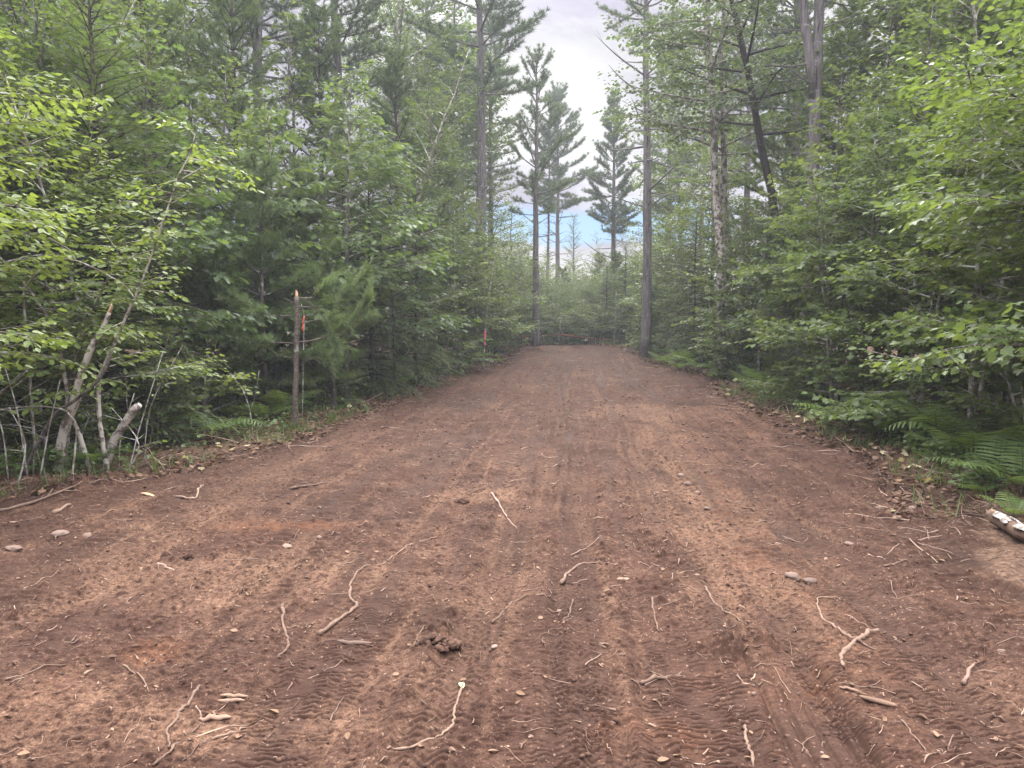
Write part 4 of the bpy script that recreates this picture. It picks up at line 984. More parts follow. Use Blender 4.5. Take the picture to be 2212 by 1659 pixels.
# flagged stems
P = qpath([(652, 872), (655, 800), (656, 730), (657, 684), (650, 655)], 12.3)
stem_thing('thin_shoot', 'thin bare shoot carrying an orange flag behind the snapped pine', 'shoot', [(P, tapers(len(P), .010, .004))], 'palebark', None, None, None, None, ('stem', 'leaves'))
def ribbon(pts, Z, w, label, cat, mat, name, tail=0, seed=1):
    """a flat plastic ribbon 1 mm thick following the points, with a slight twist"""
    r = np.random.default_rng(seed); P = smooth_path(np.array([np.array(at(p[0], p[1], Z + (p[2] if len(p) > 2 else 0))) for p in pts])); m = len(P)
    T = unit(np.gradient(P, axis=0)); tw = np.cumsum(r.normal(0, .18, m)); ref = np.array([0, 0, 1.0]) if abs(T[:, 2]).mean() < .7 else np.array([1.0, .25, 0])
    W = unit(ref - T * (T @ ref)[:, None]); N = np.cross(T, W); W = W * np.cos(tw)[:, None] + N * np.sin(tw)[:, None]; N = np.cross(T, W)
    off = P.mean(0); a, b = P - off - W * w / 2, P - off + W * w / 2; t = N * .0012
    V = np.stack([a - t, b - t, b + t, a + t], 1).reshape(-1, 3); i = np.arange(m - 1)[:, None] * 4; j = np.arange(4)[None]; j2 = (j + 1) % 4
    F = np.stack([i + j, i + j2, i + 4 + j2, i + 4 + j], -1).reshape(-1, 4); caps = np.array([(3, 2, 1, 0), (4 * m - 4, 4 * m - 3, 4 * m - 2, 4 * m - 1)])
    o = link(name, mesh_np(name, V, [np.vstack([F, caps])], None, False), M[mat]); o.location = off
    return tag(o, label, cat)
ribbon([(657, 684), (654.5, 700), (656, 717)], 12.28, .022, 'short orange flagging ribbon hanging behind the snapped pine', 'flagging tape', 'redflag', 'flagging_ribbon', seed=3)
P = qpath([(1044, 791), (1048, 729), (1054, 649), (1065, 582), (1070, 540)], 24); lv = Leaves(); tb = [(P, tapers(len(P), .030, .010))]
for i in range(14):
    p, d = along(P, np.array([rng.uniform(.5, 1)])); T = limb(p[0], unit(np.array([rng.normal(), rng.normal(), .35])), rng.uniform(.3, .8), 5, rng, -.1, .1); tb.append((T, tapers(5, .006, .002))); put_leaves(lv, ('small',), T, rng, .11, .05, .1)
stem_thing('flagged_sapling', 'slim pale sapling wearing a pink ribbon at the left of the clearing', 'sapling', tb, 'palebark', lv, 'maple')
ribbon([(1047.6, 715), (1048.2, 725), (1047.4, 736), (1047.2, 746)], 23.93, .062, 'pink flagging ribbon tied round a slim sapling', 'flagging tape', 'pink', 'flagging_ribbon', seed=4)
P = qpath([(967, 785), (967, 683), (974, 626), (977, 549), (985, 480)], 24.4); lv = Leaves(); tb = [(P, tapers(len(P), .036, .012))]
for i in range(16):
    p, d = along(P, np.array([rng.uniform(.45, 1)])); T = limb(p[0], unit(np.array([rng.normal(), rng.normal(), .35])), rng.uniform(.4, 1.0), 5, rng, -.1, .1); tb.append((T, tapers(5, .007, .002))); put_leaves(lv, ('small',), T, rng, .12, .05, .1)
stem_thing('pale_sapling', 'straight pale sapling pole left of the pink ribbon', 'sapling', tb, 'palebark', lv, 'maple')
# tape across the far end, and what it is tied to
ribbon([(1094, 743), (1103, 732), (1111, 724.5), (1130, 726), (1152, 726), (1180, 724.5), (1211, 722.5), (1240, 726), (1275, 730), (1300, 733), (1326, 734), (1354, 735)], 35.7, .060, 'long orange tape strung across the far end of the clearing', 'barrier tape', 'orange', 'barrier_tape', seed=6)
for qx, top, lab in ((1111, 668, 'thin stake holding the left end of the orange tape'), (1208, 690, 'leaning stick propping the orange tape right of the lone pine'), (1327, 630, 'tall thin pole carrying the orange tape near its right end'), (1354, 700, 'low stake holding the right end of the orange tape')):
    P = qpath([(qx - 3, 752), (qx, 724), (qx + 4, top)], 35.75); stem_thing('tape_stake', lab, 'stake', [(P, tapers(len(P), .022, .012))], 'palebark', None, None, None, None, ('pole', 'leaves'))

# the log end lying at the right edge
def log_thing():
    rng = np.random.default_rng(8); r0 = .057
    P0 = np.array([3.86, 5.74, 0]); P1 = np.array([3.50, 4.3, 0]); n = 14; P = P0 + (P1 - P0) * np.linspace(0, 1, n)[:, None]
    P[:, 2] = base_h(P[:, 0], P[:, 1]) + r0 * .75 + .03; P[:, 0] += .012 * np.sin(np.linspace(0, 5, n))
    r = empty('fallen_log', (3.74, 5.74, H(3.74, 5.74))); tag(r, 'pale splintered log with patches of bark lying at the right dirt edge', 'log'); off = np.array(r.location)
    tb = Tubes(); tb.add(P - off, np.full(n, r0), 14, True, .05, rng, .15); link('wood', tb.mesh('fallen_log_wood'), M['chip'], r)
    # bark plates: curved shells proud of the wood
    V = []; F = []; d = unit((P[-1] - P[0])[None])[0]; u = unit(np.cross(d, [0, 0, 1.])[None])[0]; w = np.cross(u, d)
    for (s0, s1, a0, a1) in ((.16, .40, -.2, 1.2), (.30, .75, 1.35, 2.5), (.48, 1.0, -.4, 1.1), (.05, .22, 1.7, 2.6), (.62, .98, 2.7, 3.5)):
        ns, na = 12, 9; k = len(V)
        for layer in (r0 + .004, r0 + .013):
            for i in range(ns):
                for j in range(na):
                    s = s0 + (s1 - s0) * i / (ns - 1) + rng.normal(0, .008) * (1 if j in (0, na - 1) or i in (0, ns - 1) else 0); a = a0 + (a1 - a0) * j / (na - 1) + (rng.normal(0, .07) if i in (0, ns - 1) or j in (0, na - 1) else 0)
                    c = P[0] + (P[-1] - P[0]) * s; c = c.copy(); c[2] = np.interp(s, np.linspace(0, 1, n), P[:, 2])
                    V.append(c - off + (layer + rng.normal(0, .0012)) * (math.cos(a) * u * -1 + math.sin(a) * w * 1 * np.sign(w[2])))
        g = lambda L, i, j: k + L * ns * na + i * na + j
        for i in range(ns - 1):
            for j in range(na - 1):
                F.append((g(1, i, j), g(1, i, j + 1), g(1, i + 1, j + 1), g(1, i + 1, j)))
        for i in range(ns - 1):
            F.append((g(0, i, 0), g(1, i, 0), g(1, i + 1, 0), g(0, i + 1, 0))); F.append((g(1, i, na - 1), g(0, i, na - 1), g(0, i + 1, na - 1), g(1, i + 1, na - 1)))
        for j in range(na - 1):
            F.append((g(1, 0, j), g(0, 0, j), g(0, 0, j + 1), g(1, 0, j + 1))); F.append((g(0, ns - 1, j), g(1, ns - 1, j), g(1, ns - 1, j + 1), g(0, ns - 1, j + 1)))
    link('bark', mesh_np('fallen_log_bark', np.array(V), [np.array(F)], {'var': np.full(len(V), .3)}, True), M['palebark'], r)
    sp = splinters(P[0] - off, P[0] - P[1] + np.array([-.02, 0, .05]), r0 * .85, rng, 46, .09); link('splintered_end', sp.mesh('fallen_log_splinters'), M['chip'], r)
log_thing()

# ------------------------------------------------------------------ ferns and seedlings
FERNS = [('fern0', 1842, 11.2, 1.0), ('fern2', 1890, 11.0, 1.15), ('fern0', 1950, 10.4, 1.1), ('fern2', 1985, 11.2, 1.15), ('fern1', 1915, 10.2, .9), ('fern0', 2035, 9.4, 1.0), ('fern2', 2172, 7.1, .75), ('fern0', 2228, 6.7, .8), ('fern0', 2118, 8.0, .75), ('fern1', 2050, 8.5, .8), ('fern2', 2262, 7.6, .9), ('fern1', 2135, 6.7, .4), ('fern1', 2212, 5.9, .5),
         ('fern0', 1655, 18.6, 1.1), ('fern1', 1610, 20.0, .9), ('fern2', 1520, 22.8, .9), ('fern1', 1468, 23.8, .9), ('fern0', 1440, 26, .9), ('fern1', 1420, 29, 1.0), ('fern2', 1560, 21.8, 1.0), ('fern0', 1490, 24.5, 1.0), ('fern1', 1760, 15.2, .9), ('fern2', 2090, 9.0, 1.1), ('fern0', 2170, 8.2, 1.1),
         ('fern0', 600, 12.9, 1.0), ('fern1', 560, 12.2, .9), ('fern2', 452, 10.2, .9), ('fern0', 900, 20.6, 1.0), ('fern1', 862, 18.8, .9), ('fern2', 930, 23.2, .9), ('fern1', 180, 8.0, .7), ('fern0', 330, 10.4, .8), ('fern2', 505, 12.6, .9)]
for side in (L_, R_):
    fl = sorted([f for f in FERNS if (f[1] < 1106) == (side == L_)], key=lambda f: f[1])
    for i, (k, qx, Z, s) in enumerate(fl):
        K[k].put(X(qx, Z), Z, qx * .7, s, (0, 0), 'green fern at the %s dirt edge, %s of its %s' % (side, ordw(i, len(fl)), 'nine' if side == L_ else 'twenty-four'), 'fern', 'ferns along the %s edge' % side)
o = K['pine2'].put(X(1672, 16.4), 16.4, 1, .36, (0, 0), 'tiny bushy pine seedling on the leaf litter at the right dirt edge', 'seedling')
for i, (k, qx, Z, s) in enumerate([('bush1', 1735, 16.2, .8), ('bush1', 2260, 8.8, 1.1), ('bush2', 1600, 21, 1.0), ('bush1', 1455, 28, 1.0), ('bush2', 1400, 33, 1.1), ('bush2', 1790, 16.5, 1.0), ('bush1', 1420, 36.5, 1.2), ('bush2', 1500, 30, 1.2), ('bush1', 2150, 11.5, 1.1), ('bush2', 1520, 25, 1.0)]):
    plant(k, qx, Z, s, side=R_)
for i, (k, qx, Z, s) in enumerate([('bush1', 95, 8.3, .8), ('bush2', 330, 9.9, .9), ('bush1', 430, 11.6, .9), ('bush2', 690, 14.5, .8), ('bush1', 800, 18, 1.0), ('bush2', 910, 22, 1.0), ('bush1', 1010, 27, 1.1), ('bush2', 1075, 31, 1.1), ('bush1', 200, 9.6, 1.0), ('bush2', -20, 8.3, 1.0), ('bush1', 600, 15.5, 1.0), ('bush2', 1090, 36, 1.2), ('bush1', 1000, 25.6, .9), ('bush2', 520, 14, 1.0)]):
    plant(k, qx, Z, s, side=L_)

# labels for the trees of the woods: kind, wood, and rank among their like by where their trunks stand
DESC = dict(maple1='single stemmed maple sapling', maple2='three stemmed maple sapling', maple3='taller layered maple sapling', cherry1='two stemmed cherry sapling', cherry2='tall slim cherry sapling', oak1='lobed leaved oak sapling', oak2='tall lobed leaved oak sapling',
            bush1='oval leaved shrub', bush2='lobed leaved shrub', tall1='high forked maple', tall2='high straight aspen', tall3='broad dark oak', bank1='bright green two stemmed sapling', bank2='bright green bushy sapling', mid1='middle sized maple', mid2='middle sized two stemmed birch', pinetall1='huge white pine', pinetall2='tall slender white pine', pinemid='middle sized pine',
            pine1='soft needled young pine', pine2='small bushy young pine', spruce1='dark feathery spruce', hemlock1='drooping hemlock', firtop='pointed spruce')
PLUR = dict(bank='bright saplings', maple='maple saplings', cherry='cherry saplings', oak='oak saplings', bush='shrubs', tall='tall canopy trees', mid='middle sized trees', pinetall='tall pines', pinemid='middle sized pines', pine='young pines', spruce='spruces', hemlock='hemlocks', firtop='spruces')
NUMW = ['none', 'one', 'two', 'three', 'four', 'five', 'six', 'seven', 'eight', 'nine', 'ten', 'eleven', 'twelve', 'thirteen', 'fourteen', 'fifteen', 'sixteen', 'seventeen', 'eighteen', 'nineteen', 'twenty']
byk = {}
for o, key, side, q, Z in ledger:
    if side: byk.setdefault((key, side), []).append((q, o))
for (key, side), lst in byk.items():
    lst.sort(key=lambda a: a[0]); n = len(lst)
    where = {'left': 'in the left wood', 'right': 'in the right wood', 'back': 'beyond the orange tape'}[side]
    for i, (q, o) in enumerate(lst):
        o['label'] = ('only ' + DESC[key] + ' ' + where) if n == 1 else '%s %s, %s of %s' % (DESC[key], where, ordw(i, n), NUMW[n])
        o['category'] = 'shrub' if key.startswith('bush') else 'tree'
        o['group'] = PLUR[key.rstrip('123')] + ' ' + where

# ------------------------------------------------------------------ what lies on the dirt
def lay_root(label, pts, r, cat='root', name='loose_root', mat='root', r2=None, seed=0, extra=()):
    rng = np.random.default_rng(seed + 300); tb = Tubes(); off = None
    for q, (pp, ra, rb) in enumerate([(pts, r, r2 if r2 else r * .45)] + list(extra)):
        G = np.array([on_ground(*p) for p in pp]); P = smooth_path(np.column_stack([G, np.zeros(len(G))]), 5); m = len(P)
        P[:, :2] += rng.normal(0, ra * .35, (m, 2)); R = np.linspace(ra, rb, m) * (1 + rng.normal(0, .08, m))
        z = gz(P[:, 0], P[:, 1]); z = np.maximum(z, np.convolve(np.pad(z, 2, 'edge'), np.ones(5) / 5, 'valid'))
        R = R * .92 * (1 + .35 * np.clip(rng.normal(0, .5, m), -.5, 1)); P[:, 2] = z + R * .62 + .0055 * np.sin(np.linspace(rng.uniform(0, 3), rng.uniform(5, 11), m)) * (ra / .012) ** .5
        if off is None: off = np.array([P[:, 0].mean(), P[:, 1].mean(), P[:, 2].min()])
        tb.add(P - off, R, 7, True, .10, rng, rng.uniform(.3, .7))
    o = link(name, tb.mesh(name), M[mat]); o.location = off
    return tag(o, label, cat, 'roots and sticks lying on the dirt')
ROOTS = [
 ('long thick pale root bent like an S left of the middle tyre mark', [(689, 1368), (737, 1336), (773, 1310), (756, 1293), (760, 1259), (786, 1232), (824, 1221), (850, 1198)], .012, .005),
 ('thin tail of root pointing up and right beyond the S shaped root', [(852, 1196), (885, 1180), (915, 1172), (942, 1158)], .006, .004),
 ('short crooked root with a kink left of the S shaped root', [(612, 1310), (610, 1334), (619, 1383), (623, 1395), (600, 1423)], .011, .006),
 ('wavy thin root running up and right in the front left dirt', [(432, 1489), (415, 1515), (389, 1542), (381, 1561), (363, 1587), (368, 1627)], .008, .005),
 ('long curved pale root reaching down from the pale green leaf', [(1003, 1472), (982, 1523), (979, 1553), (952, 1576), (907, 1595), (847, 1621), (837, 1627)], .0065, .004),
 ('bent root with a straight thin tip lying across the tyre mark', [(1209, 1259), (1232, 1232), (1256, 1216), (1296, 1217), (1338, 1217)], .012, .003),
 ('thin straight twig just above the bent root at the tyre mark', [(1232, 1202), (1266, 1183), (1300, 1166)], .005, .003),
 ('sturdy forked stick slanting down left on the right hand dirt', [(1898, 1355), (1875, 1368), (1856, 1379), (1841, 1398), (1822, 1421), (1817, 1436), (1821, 1451)], .013, .010),
 ('long slender root curling up left from the forked stick', [(1845, 1389), (1815, 1376), (1796, 1353), (1777, 1342), (1768, 1315), (1768, 1291), (1800, 1293), (1826, 1289)], .008, .003),
 ('straight pale stick left of the forked stick, pointing down right', [(1524, 1277), (1535, 1296), (1562, 1319), (1592, 1334), (1615, 1349)], .008, .004),
 ('brown stick slanting down right between the two middle tracks', [(1062, 1070), (1081, 1096), (1100, 1123), (1117, 1143)], .010, .004),
 ('thin root hooking down left beside the middle tyre mark', [(1062, 1336), (1088, 1319), (1107, 1304), (1137, 1294)], .007, .004),
 ('short curved root at the left side of the main tyre mark', [(1237, 1293), (1228, 1323), (1213, 1345)], .006, .004),
 ('short upright looking root right of the main tyre mark', [(1409, 1296), (1415, 1334), (1422, 1366)], .007, .004),
 ('knobbly root pointing up right near the front tread pattern', [(1385, 1474), (1409, 1464), (1436, 1463), (1455, 1453), (1473, 1444)], .010, .005),
 ('pale root running to the bottom edge beside the slide marks', [(1609, 1572), (1611, 1595), (1620, 1617), (1628, 1652)], .008, .006),
 ('straw thin root leaning on the lumpy soil clump', [(894, 1404), (907, 1379), (937, 1351)], .005, .003),
 ('thin root slanting down right in the left dirt', [(266, 1436), (298, 1455), (325, 1500)], .005, .003),
 ('long fine root at the far left, rising gently right', [(11, 1474), (68, 1455), (143, 1440)], .005, .003),
 ('grey stick lying on the pale soil ridge left of centre', [(627, 1066), (672, 1055), (721, 1040)], .015, .009),
 ('short dark stick lying near the left woodland edge', [(113, 1115), (151, 1091)], .018, .014),
 ('long brown branch lying along the left woodland edge', [(0, 1111), (94, 1081), (162, 1062), (230, 1050)], .015, .008),
 ('small dark upright stub at the front right', [(2081, 1472), (2106, 1436)], .010, .006),
 ('little forked twig in the right dirt below the woods', [(1909, 1232), (1936, 1225), (1962, 1219)], .007, .004),
 ('very thin root curling in the bottom right corner', [(1996, 1651), (2041, 1632), (2057, 1591)], .004, .003),
 ('thin root left of the curling one at the bottom right', [(1947, 1572), (1973, 1602), (2000, 1636)], .005, .003),
 ('root end leaving the picture at the bottom left', [(385, 1619), (360, 1640), (332, 1659)], .006, .005),
 ('straight twig beside the split wood at the front left', [(457, 1599), (506, 1583), (532, 1570)], .006, .004),
 ('stub of dark stick in the left middle dirt', [(340, 1221), (360, 1228), (378, 1238)], .011, .008),
 ('long straight twig pointing at the log on the right', [(1981, 1179), (2020, 1192), (2060, 1204)], .006, .003),
 ('arched pale root beside the ferns above the log', [(2110, 1050), (2125, 1075), (2150, 1100)], .010, .006),
 ('forked twig right of the brown stick, lying flat', [(1690, 1150), (1720, 1162), (1745, 1165)], .006, .004),
 ('dark branch lying at the left edge under the broken stub', [(380, 1075), (420, 1080), (430, 1060), (440, 1050)], .012, .007),
]
for i, (lab, pts, r, r2) in enumerate(ROOTS):
    ex = []
    if 'forked stick' in lab and i == 7: ex = [([(1852, 1390), (1875, 1398), (1902, 1406)], .007, .003)]
    if i == 21: ex = [([(94, 1081), (120, 1070), (150, 1078)], .007, .003)]
    lay_root(lab, pts, r, 'stick' if ('stick' in lab or 'branch' in lab or 'twig' in lab or 'stub' in lab) else 'root', 'stick' if ('stick' in lab or 'branch' in lab or 'twig' in lab or 'stub' in lab) else 'loose_root', 'twig' if 'dark' in lab or 'brown' in lab else 'root', r2, i, ex)

def ico(seed, sub=3, amp=.18, flat=.7, freq=1.6):
    import bmesh
    bm = bmesh.new(); bmesh.ops.create_icosphere(bm, subdivisions=sub, radius=1); V = np.array([v.co for v in bm.verts]); F = np.array([[v.index for v in f.verts] for f in bm.faces]); bm.free()
    n = noise(V[:, 0] * freq + seed * 3.1 + V[:, 2], V[:, 1] * freq - V[:, 2] * 1.3, seed) + .5 * noise(V[:, 0] * freq * 2.3 + V[:, 2] * 2, V[:, 1] * freq * 2.3 + seed, seed + 9)
    V = V * (1 + amp * n)[:, None]; V[:, 2] *= flat
    return V, F
STONES = [('round pale stone alone on the right dirt', 1970, 1104, .030, .8, .8), ('reddish flat stone left of the round pale stone', 1898, 1099, .034, .5, .35), ('rounded tan stone paired with the dark flat one', 1712, 1255, .042, .6, .5), ('dark flat tilted stone right of the rounded tan stone', 1750, 1259, .045, .45, .1),
          ('topmost of the row of small stones right of centre', 1472, 1030, .036, .7, .55), ('second stone down the row of small stones', 1486, 1052, .034, .7, .5), ('third stone down the row of small stones', 1506, 1070, .034, .6, .45), ('lowest stone of the row right of centre', 1528, 1102, .028, .6, .5),
          ('pale stone sunk in the left dirt near the woods', 130, 1160, .055, .45, .65), ('smaller stone right of the pale stone at left', 188, 1158, .040, .5, .5), ('low stone at the far left dirt', 30, 1188, .05, .45, .6), ('pale flat stone near the rusty patch at left', 620, 1180, .038, .4, .75), ('small white stone in the left middle dirt', 690, 1165, .02, .6, .8),
          ('white chip of stone by the front tread pattern', 1068, 1403, .018, .5, .9), ('small round stone near the right fern bank', 1783, 925, .05, .6, .6), ('stone half buried beside the straight twig at right', 1835, 1180, .035, .4, .6), ('small stone right of the forked twig', 1985, 1175, .03, .5, .5), ('brown stone in front of the sturdy forked stick', 2165, 1415, .022, .6, .4)]
for i, (lab, qx, qy, r, fl, var) in enumerate(STONES):
    V, F = ico(i + 1, 3, .22, fl); V = V * r * np.array([1.15, .9, 1]); x, y = on_ground(qx, qy)
    o = link('stone', mesh_np('stone', V, [F], {'var': np.full(len(V), var)}, True), M['stone']); o.location = (x, y, gz(x, y)[0] + r * fl * .35); o.rotation_euler = (.15 * math.sin(i * 3), .15 * math.cos(i * 5), i * 1.3)
    tag(o, lab, 'stone', 'stones on the dirt')

def clump(label, qx, qy, w, hgt, seed, n=60, mat='clod', name='soil_clump', rmax=.035):
    rng = np.random.default_rng(seed); VV = []; FF = []; k = 0; x, y = on_ground(qx, qy); z0 = gz(x, y)[0]
    for i in range(n):
        a = rng.uniform(0, 2 * PI); q = w * math.sqrt(rng.uniform(0, 1)); r = rmax * (.16 + .84 * rng.uniform(0, 1) ** 2.2)
        V, F = ico(rng.integers(1, 99), 2, .62, rng.uniform(.5, .9), 2.6); px, py = q * math.cos(a) * 1.15, q * math.sin(a) * .8
        V = V * r + np.array([px, py, hgt * (1 - (q / w) ** 2) * rng.uniform(.0, 1) + r * .05]); VV.append(V); FF.append(F + k); k += len(V)
    o = link(name, mesh_np(name, np.concatenate(VV), [np.concatenate(FF)], {'var': np.repeat(rng.uniform(0, .9, n), 162)[:k]}, False), M[mat]); o.location = (x, y, z0)
    return tag(o, label, 'soil clump', 'soil clumps on the dirt')
clump('lumpy grey soil clump with straw in the front middle dirt', 945, 1398, .09, .045, 1, 210, rmax=.021)
clump('dark clod on the left dirt below the pale stone', 405, 1208, .05, .03, 3, 26, rmax=.024)
clump('dark clod on the sandy patch left of the middle track', 1000, 1084, .06, .025, 4, 30, rmax=.025)
clump('black little clod in the middle of the track', 1197, 1057, .03, .02, 5, 12, rmax=.02)

def slab(label, qx, qy, L, w, th, rz, mat, name, cat, var=.6, seed=0):
    rng = np.random.default_rng(seed); tb = Tubes(); m = 7; P = np.column_stack([np.linspace(-L / 2, L / 2, m), rng.normal(0, w * .12, m), rng.normal(0, .003, m)])
    tb.add(P, w * .5 * np.array([.35, .8, 1, .95, 1, .75, .3]), 8, True, .14, rng, var); me = tb.mesh(name)
    x, y = on_ground(qx, qy); o = link(name, me, M[mat]); o.scale = (1, 1, th / w); o.rotation_euler = (0, .05, rz); o.location = (x, y, gz(x, y)[0] + th * .35)
    return tag(o, label, cat)
slab('split pale wood chunk lying crosswise at the front left', 505, 1506, .12, .022, .016, .05, 'chip', 'wood_chunk', 'wood chunk', .6, 1)
slab('second flatter wood chunk just below the split one', 500, 1518, .11, .022, .016, .15, 'chip', 'wood_chunk', 'wood chunk', .7, 2)
slab('crumbly bark piece below the split wood at the front left', 465, 1553, .12, .035, .02, .3, 'chip', 'bark_piece', 'bark', .6, 3)
slab('pale scrap of wood near the slide marks at the front right', 1836, 1498, .09, .018, .012, -.5, 'chip', 'wood_chunk', 'wood chunk', .5, 4)
slab('orange brown bark slab at the left woodland edge', 320, 1070, .20, .05, .02, -.6, 'wood', 'bark_piece', 'bark', .3, 5)
slab('dark bark strip left of the lumpy soil clump', 765, 1391, .17, .03, .02, .0, 'twig', 'bark_piece', 'bark', .1, 6)
slab('pale wood piece in the front right soil', 1900, 1526, .16, .035, .02, -.45, 'chip', 'wood_chunk', 'wood chunk', .2, 7)
slab('flat bark flake right of the main tyre mark', 1345, 1252, .09, .04, .015, .3, 'chip', 'bark_piece', 'bark', .7, 8)
def leaf_one():
    lv = Leaves(); x, y = on_ground(994, 1479); lv.add('oval', [[0, 0, 0]], [[.3, -1, .02]], [[.1, .1, 1]], [.052], [.5]); V, F = TPL['oval']
    o = link('fallen_leaf', lv.mesh('fallen_leaf'), M['paleleaf']); o.location = (x, y + .02, gz(x, y)[0] + .018); tag(o, 'single pale green leaf lying on the front dirt', 'leaf')
leaf_one()

# ------------------------------------------------------------------ what nobody could count
def surf_pts(n, seed, ymin=1.9, ymax=40, power=1.0, outside=None):
    rng = np.random.default_rng(seed); out = []
    while sum(len(o) for o in out) < n:
        y = np.exp(rng.uniform(math.log(ymin), math.log(ymax), n)); l, r = edges(y)
        if outside is None: x = l + (r - l) * rng.uniform(-.03, 1.03, n); k = np.abs(x) < .8 * y + .8
        else:
            side = rng.uniform(0, 1, n) < .5; dd = outside[0] + (outside[1] - outside[0]) * rng.uniform(0, 1, n) ** 1.6
            x = np.where(side, l - dd, r + dd); k = (np.abs(x) < .85 * y + 1)
        out.append(np.column_stack([x[k], y[k]]))
    p = np.concatenate(out)[:n]; return p[:, 0], p[:, 1], rng

def crumbs(name, label, cat, mat, n, seed, rng_size, flat, ymax=22, amp=.3, edge_bias=True):
    x, y, rng = surf_pts(n, seed, 1.9, ymax); d = road_dist(x, y)
    keep = fbm(x * 1.3, y * 1.0, 90 + seed, 3) + .8 * np.exp(-(d / .7) ** 2) + rng.normal(0, .35, n) > .05
    x, y = x[keep], y[keep]; n = len(x); z = gz(x, y); vs = [ico(50 + i, 1, amp, flat, 1.9) for i in range(6)]; VV = []; FF = []; AA = []; k = 0
    S = rng_size[0] * (rng_size[1] / rng_size[0]) ** (rng.uniform(0, 1, n) ** 3.4) * np.clip(y / 6, .9, 2.0)
    for j, (V, F) in enumerate(vs):
        m = np.arange(n) % 6 == j; c = m.sum(); a = rng.uniform(0, 2 * PI, c); ca, sa = np.cos(a), np.sin(a); s = S[m]
        el = rng.uniform(.8, 1.5, c); vx = V[None, :, 0] * el[:, None]; vy = np.repeat(V[None, :, 1], c, 0)
        W = np.stack([(vx * ca[:, None] - vy * sa[:, None]) * s[:, None] + x[m][:, None], (vx * sa[:, None] + vy * ca[:, None]) * s[:, None] + y[m][:, None], V[None, :, 2] * s[:, None] + (z[m] + s * flat * .05)[:, None]], -1)
        VV.append(W.reshape(-1, 3)); FF.append((F[None] + (np.arange(c) * len(V))[:, None, None] + k).reshape(-1, 3)); AA.append(np.repeat(rng.uniform(0, 1, c), len(V))); k += c * len(V)
    o = link(name, mesh_np(name, np.concatenate(VV), FF, {'var': np.concatenate(AA)}, False), M[mat]); tag(o, label, cat, None, 'stuff')
crumbs('dirt_crumbs', 'brown soil crumbs scattered over the bulldozed dirt', 'dirt', 'clod', 30000, 1, (.0025, .015), .62, amp=.6)
crumbs('gravel', 'small pale pebbles scattered over the bulldozed dirt', 'gravel', 'stone', 4200, 2, (.003, .014), .55, 26, .25)

def fibres(name, label, cat, mat, n, seed, Lr, r0, ymax, curl):
    x, y, rng = surf_pts(n, seed, 1.9, ymax); tb = Tubes()
    for i in range(n):
        L = Lr[0] * (Lr[1] / Lr[0]) ** (rng.uniform() ** 2) * (1 + y[i] / 25); a = rng.uniform(0, 2 * PI); m = 5 if L > .1 else 4
        da = np.cumsum(rng.normal(0, curl, m)); st = L / (m - 1); P = np.zeros((m, 3)); P[:, 0] = x[i] + np.cumsum(np.cos(a + da)) * st; P[:, 1] = y[i] + np.cumsum(np.sin(a + da)) * st
        P[:, 2] = rng.uniform(.001, .007); R = np.linspace(1, .45, m) * r0 * rng.uniform(.5, 1.6) * (1 + y[i] / 14); P[:, 2] += R
        tb.add(P, R, 3, False, 0, None, rng.uniform(0, 1))
    V = np.concatenate(tb.V); V[:, 2] += gz(V[:, 0], V[:, 1]); tb.V = [V]
    o = link(name, tb.mesh(name, False), M[mat]); tag(o, label, cat, None, 'stuff')
fibres('root_fibres', 'fine pale root scraps strewn over the bulldozed dirt', 'root scraps', 'root', 2200, 11, (.03, .2), .0014, 20, .35)
fibres('twig_litter', 'thin dark twigs strewn over the bulldozed dirt', 'twig litter', 'twig', 1300, 12, (.03, .25), .0022, 30, .12)
fibres('wood_chips', 'short pale wood chips trodden into the dirt', 'wood chips', 'chip', 3200, 13, (.012, .06), .0035, 28, .10)

def edge_slash():
    rng = np.random.default_rng(31); tb = Tubes(); x, y, _ = surf_pts(620, 32, 5.2, 36, outside=(-.7, 1.2))
    for i in range(len(x)):
        L = rng.uniform(.12, .7) * (1 + y[i] / 40); a = rng.uniform(0, 2 * PI); m = 5; da = np.cumsum(rng.normal(0, .14, m)); P = np.zeros((m, 3))
        P[:, 0] = x[i] + np.cumsum(np.cos(a + da)) * L / m; P[:, 1] = y[i] + np.cumsum(np.sin(a + da)) * L / m; R = np.linspace(1, .5, m) * rng.uniform(.002, .005) * (1 + y[i] / 25)
        P[:, 2] = R + np.linspace(0, rng.uniform(0, .35) * L * (rng.uniform() < .4), m); tb.add(P, R, 4, False, 0, None, rng.uniform(0, 1))
    V = np.concatenate(tb.V); V[:, 2] += gz(V[:, 0], V[:, 1]); tb.V = [V]
    tag(link('brushwood', tb.mesh('brushwood', False), M['twig']), 'broken brushwood strewn along the edges of the dirt', 'brushwood', None, 'stuff')
edge_slash()

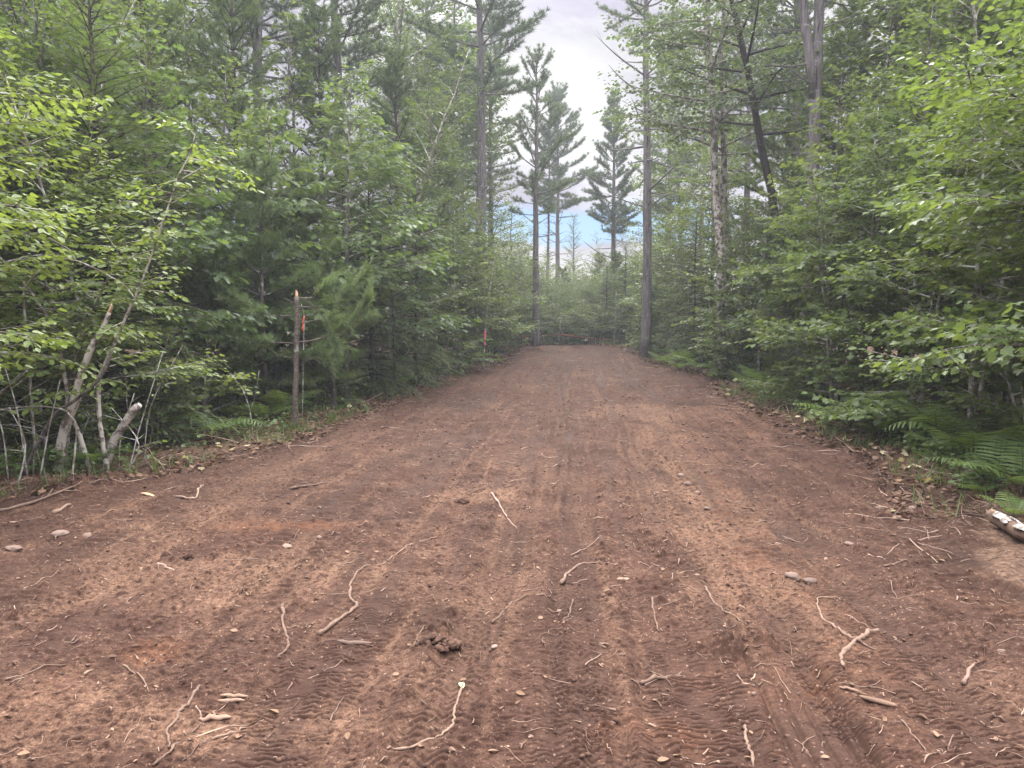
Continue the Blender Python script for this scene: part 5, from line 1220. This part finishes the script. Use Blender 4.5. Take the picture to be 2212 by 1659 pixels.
def litter():
    lv = Leaves(); x, y, rng = surf_pts(15000, 21, 6.0, 42, outside=(-.7, 5)); n = len(x)
    z = base_h(x, y) + ground_detail(x, y)[0] + rng.uniform(.004, .03, n); a = rng.uniform(0, 2 * PI, n)
    D = np.stack([np.cos(a), np.sin(a), rng.normal(0, .25, n)], 1); N = np.array([0, 0, 1.]) + rng.normal(0, .4, (n, 3)); S = rng.uniform(.03, .085, n) * np.clip(y / 9, .9, 1.6)
    for tp, m in (('maple', np.arange(n) % 3 == 0), ('oval', np.arange(n) % 3 == 1), ('oak', np.arange(n) % 3 == 2)): lv.add(tp, np.stack([x, y, z], 1)[m], D[m], N[m], S[m], np.clip(rng.beta(1.6, 2.2, n)[m], 0, 1))
    x, y, rng = surf_pts(700, 22, 2.2, 20); n = len(x); z = gz(x, y) + .008; a = rng.uniform(0, 2 * PI, n)
    lv.add('oval', np.stack([x, y, z], 1), np.stack([np.cos(a), np.sin(a), rng.normal(0, .2, n)], 1), np.array([0, 0, 1.]) + rng.normal(0, .35, (n, 3)), rng.uniform(.015, .05, n), rng.uniform(.2, .95, n))
    tag(link('leaf_litter', lv.mesh('leaf_litter'), M['litter']), 'dry brown leaves carpeting the woodland floor beside the dirt', 'leaf litter', None, 'stuff')
    lv = Leaves(); x, y, rng = surf_pts(150, 25, 7.2, 24, outside=(-.35, .8)); n = len(x); z = gz(x, y) + .03; a = rng.uniform(0, 2 * PI, n)
    lv.add('maple', np.stack([x, y, z], 1), np.stack([np.cos(a), np.sin(a), rng.normal(0, .4, n)], 1), np.array([0, 0, 1.]) + rng.normal(0, .6, (n, 3)), rng.uniform(.05, .10, n), rng.uniform(.2, 1, n))
    tag(link('wilted_leaves', lv.mesh('wilted_leaves'), M['wilt']), 'pale wilted leaves torn down along the edges of the dirt', 'leaf litter', None, 'stuff')
    lv = Leaves(); x, y, rng = surf_pts(5200, 23, 6.8, 42, outside=(.0, 5)); k = fbm(x * .6, y * .5, 95, 3) + rng.normal(0, .2, len(x)) > .02; x, y = x[k], y[k]; z = base_h(x, y)
    for t in range(6):
        n = len(x); a = rng.uniform(0, 2 * PI, n); q = rng.uniform(.0, .12, n); zz = z + rng.uniform(.02, .26, n)
        lv.add('oval' if t % 2 else 'maple', np.stack([x + q * np.cos(a), y + q * np.sin(a), zz], 1), np.stack([np.cos(a), np.sin(a), rng.normal(-.1, .3, n)], 1), np.array([0, 0, 1.]) + rng.normal(0, .4, (n, 3)), rng.uniform(.035, .085, n), np.clip(rng.normal(.4, .2, n), 0, 1))
    x, y, rng = surf_pts(14000, 24, 6, 42, outside=(-.5, 2.2)); k = fbm(x * .8, y * .7, 96, 3) + rng.normal(0, .25, len(x)) > .05; x, y = x[k], y[k]; n = len(x); z = base_h(x, y); a = rng.uniform(0, 2 * PI, n)
    lv.add('blade', np.stack([x, y, z], 1), np.stack([np.cos(a) * .6, np.sin(a) * .6, rng.uniform(.4, 1.2, n)], 1), np.stack([np.cos(a), np.sin(a), np.ones(n)], 1), rng.uniform(.08, .26, n), np.clip(rng.normal(.5, .2, n), 0, 1))
    tag(link('ground_cover', lv.mesh('ground_cover'), M['cover']), 'low green plants and grass on the woodland floor beside the dirt', 'ground cover', None, 'stuff')
litter()

# ------------------------------------------------------------------ haze volume added for the glare veil of the bright sky
def build_haze():
    m = bpy.data.materials.new('haze'); m.use_nodes = True; nt = m.node_tree; nt.nodes.clear(); t = NT(nt)
    out = t.n('ShaderNodeOutputMaterial'); v = t.n('ShaderNodeVolumePrincipled')
    v.inputs['Color'].default_value = (.86, .93, 1, 1); v.inputs['Density'].default_value = .0013; v.inputs['Anisotropy'].default_value = .35
    t.l(v.outputs[0], out.inputs['Volume'])
    x0, x1, y0, y1, z0, z1 = -104, 104, -32, 117, -2.2, 26.5
    V = [(x, y, z) for z in (z0, z1) for y in (y0, y1) for x in (x0, x1)]
    me = mesh_np('haze', np.array(V), [np.array([(0, 2, 3, 1), (4, 5, 7, 6), (0, 1, 5, 4), (2, 6, 7, 3), (0, 4, 6, 2), (1, 3, 7, 5)])])
    tag(link('haze', me, m), 'thin pale blue haze added over the woods for the sky glare veil', 'haze', None, 'stuff')
build_haze()
